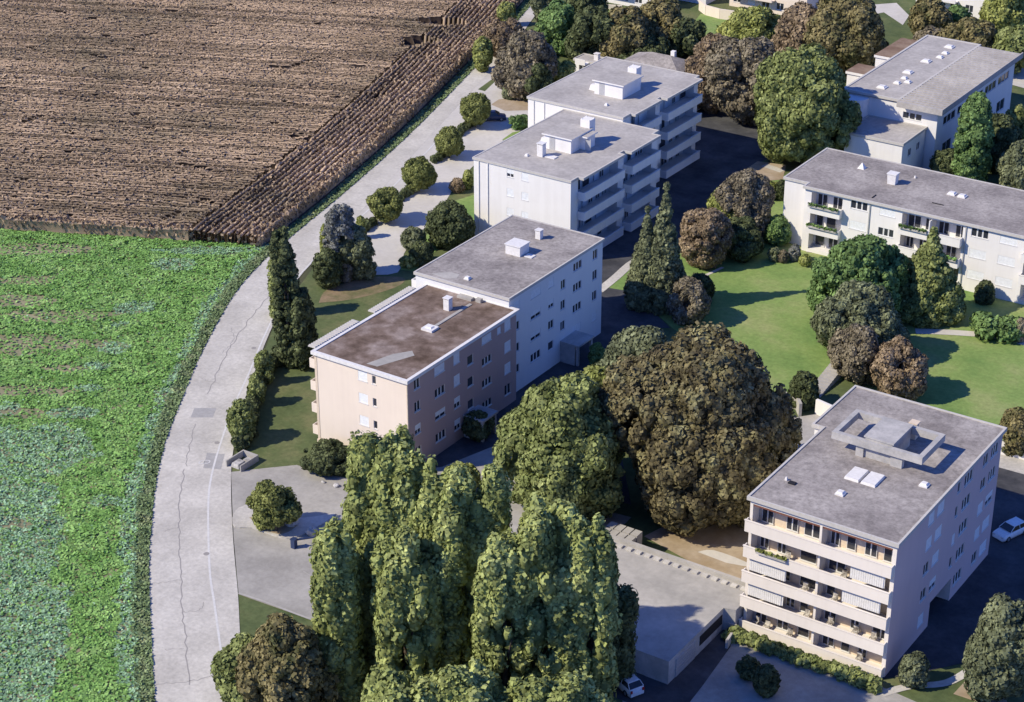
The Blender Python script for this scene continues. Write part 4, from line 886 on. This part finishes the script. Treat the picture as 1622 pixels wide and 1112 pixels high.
def tree_trunk(o, x, y, H, z0, hc, rx, ry):
    mb = MB(); r0 = max(.09, H * .020); ht = z0 + hc * .6; pz = [(0, 1.25), (.15, 1.0), (.55, .75), (1, .35)]
    for (a, ra), (b, rb) in zip(pz, pz[1:]): mb.tube((x, y, ht * a), (x, y, ht * b), r0 * ra, r0 * rb, 8, cap=False)
    for q in range(5):
        t = q * 1.9; zz = z0 + hc * (.05 + .1 * q); mb.tube((x, y, zz), (x + math.cos(t) * rx * .6, y + math.sin(t) * ry * .6, zz + hc * .2), r0 * .5, r0 * .15, 6)
    mb.build('trunk', M['bark'], o)
    return o
def tree(kind, px, by, ty, wpx, label, cat='tree', name=None, prof='round', leaf=.42, cl=None, cb=.0, dens=1.0, group=None, asp=(1, 1, 1), lump=.2, ground=True, dpx=None, trunk=True):
    """px, by: foot on the ground in the photograph; ty: row of its top; wpx: crown width"""
    if ground: by = by - wpx * .16
    x, y = at(px, by); H = top_z(x, y, ty); k = px_m(x, y, H * .5); Wd = (1.04 if prof == 'dome' else .95) * wpx / k; D = Wd if dpx is None else dpx / k
    name = name or {'tree': 'broadleaf_tree', 'shrub': 'garden_shrub', 'conifer': 'conifer_tree', 'bush': 'round_bush'}.get(cat, 'broadleaf_tree')
    o = empty(name, x, y, label, cat, group)
    rx, ry = Wd / 2, D / 2; z0 = H * cb; hc = H - z0; rc = cl or max(min(rx, hc / 2) * .27, .32)
    if prof in ('dome', 'plume') and rx > .9:
        lob = []
        if prof == 'dome':
            k_ = 7 if rx > 2.5 else 5; a0 = rng.random() * 6.28
            for q in range(k_):
                an = a0 + q * 6.283 / k_ + rng.normal(0, .25); rr0 = .46 + .10 * rng.random(); zc = .26 + .36 * rng.random()
                lob.append((math.cos(an) * rx * rr0, math.sin(an) * ry * rr0, zc, rx * (.44 + .14 * rng.random()), hc * (.24 + .10 * rng.random())))
            for q in range(3):
                an = a0 + q * 2.1; lob.append((math.cos(an) * rx * .24, math.sin(an) * ry * .24, .64 + .05 * q, rx * (.40 + .08 * rng.random()), hc * (.30 - .02 * q)))
            lob.append((0, 0, .34, rx * .74, hc * .34))
        else:
            k_ = 6; a0 = rng.random() * 6.28
            for q in range(k_):
                an = a0 + q * 6.283 / k_ + rng.normal(0, .2); hq = .76 + .21 * rng.random(); lob.append((math.cos(an) * rx * .52, math.sin(an) * ry * .52, hq / 2 + .02, rx * (.45 + .10 * rng.random()), hc * hq / 2))
            for q in range(2): an = a0 + q * 2.5; lob.append((math.cos(an) * rx * .2, math.sin(an) * ry * .2, .5 - .03 * q, rx * .46, hc * (.5 - .03 * q)))
        Cn, ax, rr_ = [], [], []
        for (ox, oy, zc, lr, lh) in lob:
            zc = z0 + hc * zc
            n = int(4 * math.pi * lr * (lr + lh) / 2 / (rc * rc * 1.35)) + 4
            uu = rng.normal(size=(n, 3)); uu /= np.linalg.norm(uu, axis=1, keepdims=True)
            if prof == 'plume': uu[:, 2] = np.sign(uu[:, 2]) * np.abs(uu[:, 2]) ** .8
            rc_ = rc * (.5 + .75 * rng.random(n)); e_ = 1 + rng.normal(0, .07, n)
            P = np.c_[x + ox + uu[:, 0] * np.maximum(lr * e_ - rc_ * .8, .1), y + oy + uu[:, 1] * np.maximum(lr * e_ - rc_ * .8, .1), zc + uu[:, 2] * np.maximum(lh * e_ - rc_ * .8 * asp[2], .1)]
            ok = P[:, 2] > rc_ * .4
            for (px2, py2, zc2, lr2, lh2) in lob:
                if (px2, py2, zc2) == (ox, oy, (zc - z0) / hc): continue
                d2 = ((P[:, 0] - x - px2) / lr2) ** 2 + ((P[:, 1] - y - py2) / lr2) ** 2 + ((P[:, 2] - z0 - hc * zc2) / lh2) ** 2
                ok &= ~((d2 < .62) & (d2 > 1e-6))
            P[:, 2] = np.minimum(P[:, 2], H - rc_ * .85 * asp[2])
            Cn.append(P[ok]); rr_.append(rc_[ok]); ax.append(np.repeat([[x + ox * .6, y + oy * .6, zc]], ok.sum(), 0))
            Cn.append(np.array([[x + ox, y + oy, zc]])); rr_.append(np.array([min(lr, lh) * .70])); ax.append(np.array([[x, y, zc - .1]]))
            if lh > lr * 1.3:
                for f_ in (-.5, .5): Cn.append(np.array([[x + ox, y + oy, zc + f_ * lh]])); rr_.append(np.array([lr * .62])); ax.append(np.array([[x, y, zc - .1]]))
        crown('crown', FO[kind], o, np.concatenate(Cn), np.concatenate(rr_), asp, np.concatenate(ax), leaf * LS, dens * .8)
        return tree_trunk(o, x, y, H, z0, hc, rx, ry) if trunk else o
    a_ = rng.random(3) * 6.28
    area = 2 * math.pi * rx * hc; n = int(np.clip(area / (rc * rc * 1.25), 8, 420))
    ts = rng.random(n * 5); pr = PROF[prof](ts); ok = rng.random(n * 5) < (pr * .8 + .2); ts = ts[ok][:n]; n = len(ts); pr = PROF[prof](ts)
    ph = (np.arange(n) * 2.39996 + rng.normal(0, .35, n)); 
    wob_ = 1 + lump * (np.sin(ph * 2 + a_[0] + ts * 5) * .5 + np.sin(ph * 3 + a_[1] - ts * 7) * .35 + rng.normal(0, .35, n))
    rr_ = rc * (.55 + .8 * rng.random(n))
    if prof in ('cone', 'column'): rr_ = rr_ * np.clip(.40 + .75 * pr, .35, 1)
    rad = np.clip(pr * wob_, 0.02, 1.12); X_ = x + np.cos(ph) * np.maximum(rx * rad - rr_ * .8, 0); Y_ = y + np.sin(ph) * np.maximum(ry * rad - rr_ * .8, 0)
    Z_ = z0 + np.clip(ts * hc, rr_ * .6, hc - rr_ * .6 * asp[2]) ; Cn = np.c_[X_, Y_, Z_]
    ax = np.c_[np.full(n, x), np.full(n, y), z0 + hc * (.25 + .4 * ts)]
    # inner mass so that the crown is not hollow
    m = max(int(n * .25), 4); ti = rng.uniform(.1, .85, m); pi_ = PROF[prof](ti) * .55; an = rng.random(m) * 6.28
    Ci = np.c_[x + np.cos(an) * rx * pi_ * rng.random(m), y + np.sin(an) * ry * pi_ * rng.random(m), z0 + ti * hc]; Ri = np.maximum(rx * pi_ * .62, .2)
    crown('crown', FO[kind], o, np.r_[Cn, Ci], np.r_[rr_, Ri], asp, np.r_[ax, Ci - (0, 0, .1)], leaf * LS, dens * .8)
    return tree_trunk(o, x, y, H, z0, hc, rx, ry) if trunk else o
def hedge(kind, P, wd, h, label, cat='hedge', name='clipped_hedge', leaf=.28, rag=.15, group=None, z=0.0):
    P = resamp(smooth_line(P, 4), max(int(sum(math.dist(a, b) for a, b in zip(P, P[1:])) / (wd * .38)), 3)); c = P.mean(0)
    o = empty(name, c[0], c[1], label, cat, group, z=z); Cn, ax, Rr = [], [], []
    for p in P:
        for q in range(3):
            r = wd * .36 * (1 + rng.normal(0, rag)); hz = h * (1 + rng.normal(0, rag * .6)); lv = np.arange(r * .8, max(hz - r * .7, r * .85), r * 1.1)
            for zz in np.r_[lv, max(hz - r * .9, r * .5)]: Cn.append((p[0] + rng.normal(0, wd * .18), p[1] + rng.normal(0, wd * .18), zz + z)); ax.append((p[0], p[1], zz * .5 + z)); Rr.append(r)
    crown('foliage', FO[kind], o, np.array(Cn), np.array(Rr), (1, 1, 1), np.array(ax), leaf, .9); return o

PG = 'tall poplars in the foreground'
for a in (
 ('poplar', 615, 1085, 690, 150, 'left tall poplar in the foreground, rising against the cream end wall', .8),
 ('poplar', 668, 1100, 711, 92, 'narrower poplar just right of the left tall one, before the shaded wall', .9),
 ('poplar', 722, 1120, 742, 130, 'middle poplar with its tip below the small yellow shrub', .8),
 ('poplar', 776, 1120, 738, 76, 'slim poplar spire right of the middle poplar', .85),
 ('poplar', 858, 1155, 799, 150, 'broad poplar with its rounded top below the yellow green tree', .8),
 ('poplar', 930, 1165, 818, 92, 'rightmost tall poplar beside the concrete deck', .9),
 ('poplar', 543, 1140, 826, 82, 'shorter poplar on the far left of the row beside the car park', .9),
 ('poplar', 890, 1310, 1075, 190, 'front poplar at the bottom edge below the rightmost ones', 1.0),
 ('poplar', 745, 1320, 1070, 200, 'front poplar at the bottom edge in the middle of the clump', 1.0),
 ('poplar', 640, 1310, 1072, 170, 'front poplar at the bottom edge in the left half of the clump', 1.0),
 ('poplar', 648, 1150, 835, 120, 'lower poplar filling the space between the left and the middle poplars', .8),
 ('poplar', 800, 1180, 850, 100, 'lower poplar filling the space between the middle and the broad right poplar', .8),
 ('dark', 978, 1085, 930, 52, 'dark poplar in the shade at the right end of the clump above the white car', .8),  # shadowed foliage, its shade put into the darker leaf colour
): tree(*a[:5], a[5], leaf=.40, cl=a[6], cb=.03, ground=False, group=PG, name='poplar_tree', asp=(1, 1, 2.1), dens=1.05, prof='plume')
tree('mixed', 462, 1190, 978, 140, 'broad mottled brown and olive tree at the bottom edge by the road', prof='dome', leaf=.4, cl=.9, dens=1.1)
tree('olive', 396, 1140, 1012, 96, 'small olive tree leaning over the road kerb at the bottom left', prof='dome', leaf=.38, cl=.8)
# centre
tree('olive', 888, 850, 604, 200, 'large yellow green tree left of the copper beech', prof='dome', leaf=.46, cl=1.25, cb=.04, lump=.2)
tree('yellow', 950, 770, 590, 110, 'yellow green tree top between the bright tree and the copper beech', prof='dome', leaf=.46, cl=1.2, cb=.05)
tree('grey', 1012, 705, 514, 140, 'grey green tree behind the copper beech at the edge of the courtyard', prof='dome', leaf=.42, cl=1.2, cb=.05)
tree('beech', 1114, 852, 546, 292, 'huge copper brown beech in the middle of the estate', prof='dome', leaf=.46, cl=1.05, cb=.03, asp=(1, 1, 1.35), dens=1.1, name='copper_beech')
tree('yellow', 730, 790, 738, 58, 'small yellow green shrub between the poplar tips and the courtyard', 'shrub', leaf=.32)
tree('dark', 757, 700, 655, 50, 'dark shrub in the shade beside the entrance of the brown roofed block', 'shrub', leaf=.32)
tree('green', 945, 590, 545, 26, 'slim green shrub at the left edge of the grey green tree', 'shrub', leaf=.32)
# ball trees by the road
BG = 'ball shaped trees between the road and the parking bays'
for a in ((612, 352, 302, 58, 'nearest of the four ball shaped trees beside the long road'), (664, 303, 253, 53, 'second nearest ball shaped tree beside the long road'), (712, 250, 205, 46, 'third ball shaped tree beside the long road'), (753, 201, 151, 50, 'farthest ball shaped tree beside the long road, with the dark blue car behind')):
    tree('pot', *a, name='ball_tree', prof='ball', cb=.13, leaf=.26, cl=.62, lump=.15, group=BG, ground=False)
tree('pot', 438, 842, 766, 84, 'broad crowned small tree on the kerbed island of the car park', name='ball_tree', prof='dome', cb=.22, leaf=.28, cl=.8, ground=False, lump=.18)
tree('yellow', 424, 842, 812, 40, 'low yellow green bush under the island tree', 'bush', leaf=.25)
HG = 'low hedge strips between the ball shaped trees'
for P, l in (([(632, 318), (650, 306)], 'low hedge strip between the nearest and second ball shaped trees'), ([(686, 258), (703, 247)], 'low hedge strip between the second and third ball shaped trees'), ([(728, 213), (742, 201)], 'low hedge strip between the third and farthest ball shaped trees'), ([(575, 366), (592, 356)], 'low hedge strip left of the nearest ball shaped tree')):
    hedge('dark', pts(P), 1.2, 1.0, l, group=HG, name='low_hedge')
# left garden of the cream block
tree('dark', 459, 585, 360, 46, 'tall dark ragged evergreen beside the road left of the brown roof', 'conifer', prof='plume', leaf=.36, cl=.6)
tree('dark', 478, 588, 462, 56, 'dark evergreen right of the tall ragged one at the garden corner', 'conifer', prof='plume', leaf=.36, cl=.65)
tree('olive', 444, 505, 405, 32, 'olive evergreen on the road side of the tall ragged dark one', 'conifer', prof='plume', leaf=.34, cl=.7, lump=.3)
tree('blue', 541, 450, 325, 58, 'blue grey spruce beside the road with a tall top', 'conifer', prof='plume', leaf=.32, cl=.6, name='blue_spruce')
tree('grey', 564, 450, 358, 58, 'dark greyish conifer right of the blue grey spruce', 'conifer', prof='dome', leaf=.34, cl=.7)
tree('dark', 520, 462, 398, 50, 'round dark bush at the foot of the blue grey spruce', 'bush', leaf=.32, lump=.12)
tree('yellow', 516, 405, 355, 16, 'thin yellow green column on the left of the blue grey spruce', 'conifer', prof='column', leaf=.28, cl=.35)
tree('yellow', 572, 380, 343, 16, 'thin yellow green cypress behind the blue grey spruce', 'conifer', prof='column', leaf=.28, cl=.35)
hedge('dark', pts([(455, 560), (436, 578), (420, 600), (408, 625), (400, 655), (392, 690), (382, 712)]), 1.3, 1.5, 'dark hedge along the road beside the dull garden lawn', leaf=.3, rag=.22)
tree('olive', 421, 612, 556, 30, 'small olive tree in the roadside hedge, highest of the three', 'shrub', prof='dome', leaf=.3)
tree('olive', 408, 645, 590, 30, 'small olive tree in the roadside hedge, middle of the three', 'shrub', prof='dome', leaf=.3)
tree('olive', 384, 705, 636, 46, 'olive bush bulging over the road at the lower end of the hedge', 'shrub', prof='round', leaf=.32, lump=.22)
tree('dark', 520, 755, 708, 86, 'low dark spreading shrub below the cream end wall', 'shrub', prof='dome', leaf=.3, cl=.5)
tree('green', 556, 745, 722, 40, 'low green shrub between the spreading shrub and the left poplar', 'shrub', prof='dome', leaf=.3, cl=.4)
tree('dark', 714, 402, 326, 76, 'big dark round bush at the left of the two pale joined blocks', 'bush', leaf=.34, lump=.2, name='round_bush')
tree('grey', 655, 400, 362, 38, 'grey green shrub beside the parking bays left of the big dark round bush', 'shrub', leaf=.28)
tree('dark', 668, 424, 385, 40, 'dark shrub in front of the grey green one by the pale block roof', 'shrub', leaf=.28)
tree('brown', 724, 308, 284, 24, 'small reddish brown shrub by the white end wall', 'shrub', leaf=.25)
tree('yellow', 741, 302, 270, 18, 'small yellow green shrub against the white end wall', 'shrub', leaf=.25)
hedge('green', pts([(816, 206), (829, 204)]), 1.6, 2.2, 'boxy dark green hedge block left of the far white block', leaf=.26, rag=.05, name='hedge_block')
hedge('olive', pts([(644, 425), (660, 420)]), 1.2, 1.8, 'olive hedge block at the far corner of the mottled grey roof', leaf=.26, rag=.05, name='hedge_block')
# middle lawn
tree('conifer', 1049, 500, 290, 78, 'tallest pointed conifer on the park lawn beside the path', 'conifer', prof='cone', leaf=.36, cl=.8, lump=.12)
tree('conifer', 1021, 496, 328, 66, 'second pointed conifer, joined to the left of the tallest one', 'conifer', prof='cone', leaf=.36, cl=.8, lump=.12)
tree('umber', 1090, 520, 446, 66, 'round grey brown bush on the lawn right of the pointed conifers', 'bush', leaf=.34, lump=.22)
tree('dark', 1108, 480, 436, 44, 'dark round bush behind the grey brown one beside the conifers', 'bush', leaf=.34, lump=.22)
tree('brown', 1114, 432, 334, 82, 'reddish brown rounded tree at the left of the lawn group', prof='round', leaf=.34, cl=.8, lump=.18)
tree('yellow', 1150, 385, 300, 66, 'yellow green tree between the reddish brown tree and the grey brown one', prof='round', leaf=.36, cl=.9)
tree('umber', 1174, 390, 268, 86, 'tall grey brown tree at the back of the lawn group', prof='dome', leaf=.36, cl=.9, lump=.22)
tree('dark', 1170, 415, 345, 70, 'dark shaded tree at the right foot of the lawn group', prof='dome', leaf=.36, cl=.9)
tree('yellow', 1219, 319, 288, 32, 'small yellow green bush left of the long white block', 'bush', leaf=.28)
tree('dark', 1236, 320, 286, 18, 'small dark shrub touching the corner of the long white block', 'shrub', leaf=.28)
tree('green', 1229, 393, 345, 46, 'dark bush with a bright green patch at the corner of the long white block', 'bush', leaf=.3)
for a in (('grey', 1226, 416, 394, 22, 'leftmost small grey shrub in the bed before the long white block'), ('umber', 1240, 418, 398, 18, 'small brown shrub in the bed between the grey ones'), ('blue', 1258, 416, 388, 20, 'silvery shrub in the bed before the long white block'), ('yellow', 1275, 424, 405, 20, 'yellow green shrub at the right end of the bed')):
    tree(*a, 'shrub', leaf=.25, group='shrubs in the bed before the long white block')
tree('green', 1352, 530, 377, 142, 'broad fresh green tree before the long white block', prof='dome', leaf=.42, cl=1.0, lump=.22)
tree('olive', 1466, 520, 362, 118, 'pointed broad yellow green tree before the long white block', 'conifer', prof='cone', leaf=.42, cl=1.0, lump=.2)
tree('grey', 1358, 585, 452, 134, 'dark grey green tree in front of the broad fresh green one', prof='dome', leaf=.4, cl=1.0, lump=.12)
tree('umber', 1357, 615, 515, 84, 'dull brown bush below the dark grey green tree', 'bush', prof='dome', leaf=.36, cl=.8, lump=.22)
tree('brown', 1420, 640, 540, 84, 'reddish brown bush behind the far corner of the tall block', 'bush', prof='dome', leaf=.36, cl=.8, lump=.22)
tree('dark', 1558, 484, 446, 32, 'dark clipped bush before the right end of the long white block', 'bush', prof='column', leaf=.28, lump=.05)
hedge('green', pts([(1562, 530), (1585, 535), (1612, 538)]), 3.6, 2.7, 'rounded green hedge beside the lawn footpath at the right edge', leaf=.3, rag=.12, name='rounded_hedge')
tree('umber', 1614, 545, 505, 24, 'brown shrub at the right end of the rounded hedge', 'shrub', leaf=.3)
tree('mixed', 1608, 728, 652, 60, 'round mottled bush at the right edge beside the white boundary wall', 'bush', leaf=.34)
tree('dark', 1272, 650, 592, 46, 'dark evergreen shrub in the gap below the park lawn', 'shrub', prof='column', leaf=.32)
# bottom right
tree('grey', 1580, 1122, 948, 118, 'grey green tree at the bottom right corner', prof='dome', leaf=.4, cl=.95, lump=.2, cb=.05)
tree('grey', 1445, 1092, 1040, 50, 'small round grey green bush at the front corner of the tall block', 'bush', leaf=.28, ground=True)
hedge('olive', [(44.8, -31.6), (50, -31.6), (55, -31.6), (59.4, -31.5)], 1.4, 1.1, 'low green hedge under the front balconies of the tall block', leaf=.26, rag=.2, name='low_hedge')
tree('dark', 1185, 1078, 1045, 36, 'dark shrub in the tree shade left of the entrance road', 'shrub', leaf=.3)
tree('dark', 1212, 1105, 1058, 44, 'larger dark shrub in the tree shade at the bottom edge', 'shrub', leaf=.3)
# upper right
tree('olive', 1272, 285, 76, 156, 'massive olive green tree between the white blocks and the hall', prof='dome', leaf=.52, cl=1.4, cb=.03, lump=.12)
tree('grey', 1228, 262, 205, 40, 'grey green shrub at the left foot of the massive olive tree', 'shrub', leaf=.4)
tree('umber', 1182, 215, 58, 132, 'grey brown tree behind the left of the massive olive tree', prof='dome', leaf=.5, cl=1.3, cb=.03)
tree('brown', 1124, 190, 56, 84, 'tan brown tree right behind the far white block', prof='dome', leaf=.5, cl=1.2)
tree('brown', 1262, 125, 8, 96, 'rust brown tree at the top behind the massive olive tree', prof='dome', leaf=.55, cl=1.5, lump=.2)
tree('mixed', 1335, 140, -12, 130, 'tall mottled tree at the top edge behind the hall annex', prof='dome', leaf=.55, cl=1.5, lump=.2)
tree('yellow', 1190, 95, 12, 100, 'yellow green tree at the top edge right of the curved cream wall', prof='dome', leaf=.5, cl=1.3)
tree('green', 1535, 300, 148, 58, 'bright green column shaped tree right of the hall', 'conifer', prof='column', leaf=.4, cl=.9, lump=.12)
tree('dark', 1500, 290, 240, 56, 'dark bush at the left foot of the bright green column tree', 'bush', leaf=.36)
tree('dark', 1575, 280, 185, 66, 'dark bush at the right foot of the bright green column tree', 'bush', leaf=.4)
tree('grey', 1612, 312, 225, 72, 'grey green tree cut by the right edge behind the long white block', prof='dome', leaf=.4, cl=.95)
tree('olive', 1610, 230, 165, 46, 'olive tree at the right edge beside the shaded yard', prof='dome', leaf=.4)
for a in (('mixed', 1470, 75, -5, 62, 'mottled tree at the top edge above the hall roof'), ('green', 1515, 60, 10, 40, 'small green tree in front of the white house at the top right'), ('mixed', 1540, 120, 32, 96, 'broad mottled tree behind the ribbed roof'), ('olive', 1600, 130, 40, 80, 'olive tree at the right edge behind the ribbed roof'), ('yellow', 1590, 60, -20, 70, 'yellow green tree in the top right corner'), ('umber', 1480, 105, 42, 70, 'low dull brown tree touching the back of the hall roof')):
    tree(*a, prof='dome', leaf=.55, cl=1.4, group='trees behind the hall')
# top centre
for a in (('green', 885, 95, 5, 72, 'bluish green tree at the top where the long road leaves the picture'), ('dark', 940, 112, 12, 84, 'dark tree right of the bluish green one at the top'), ('mixed', 992, 115, 12, 92, 'mottled tree behind the far white roof, left of the hipped roof'), ('mixed', 1045, 98, -2, 98, 'broad brownish tree above the hipped roof'), ('dark', 1012, 122, 50, 96, 'low dark tree right behind the far white roof'), ('dark', 1082, 102, 28, 62, 'dark tree between the hipped roof and the small lawn'), ('dark', 925, 58, -25, 64, 'dark tree cut by the top edge left of the white villa'), ('grey', 865, 45, -30, 46, 'grey green tree cut by the top edge beside the long road')):
    tree(*a, prof='dome', leaf=.55, cl=1.35, group='trees behind the white blocks')
for a in (('umber', 835, 165, 48, 92, 'grey brown tree at the end of the parking bays'), ('brown', 802, 105, 30, 70, 'tan brown tree behind the grey brown one by the maize'), ('yellow', 882, 150, 95, 54, 'yellow green tree touching the far white roof'), ('yellow', 764, 118, 60, 32, 'yellow green tree at the maize edge where the parking bays begin'), ('yellow', 803, 45, 4, 24, 'small yellow green tree at the top of the maize edge'), ('grey', 820, 160, 128, 50, 'low grey green shrub at the foot of the grey brown tree'), ('dark', 850, 170, 100, 50, 'dark green tree between the grey brown tree and the far white block')):
    tree(*a, prof='dome', leaf=.45, cl=1.0, group='trees at the end of the parking bays')
for a in (('green', 932, 112, 92, 26, 'small round green bush behind the far white roof'),): tree(*a, 'bush', leaf=.35)
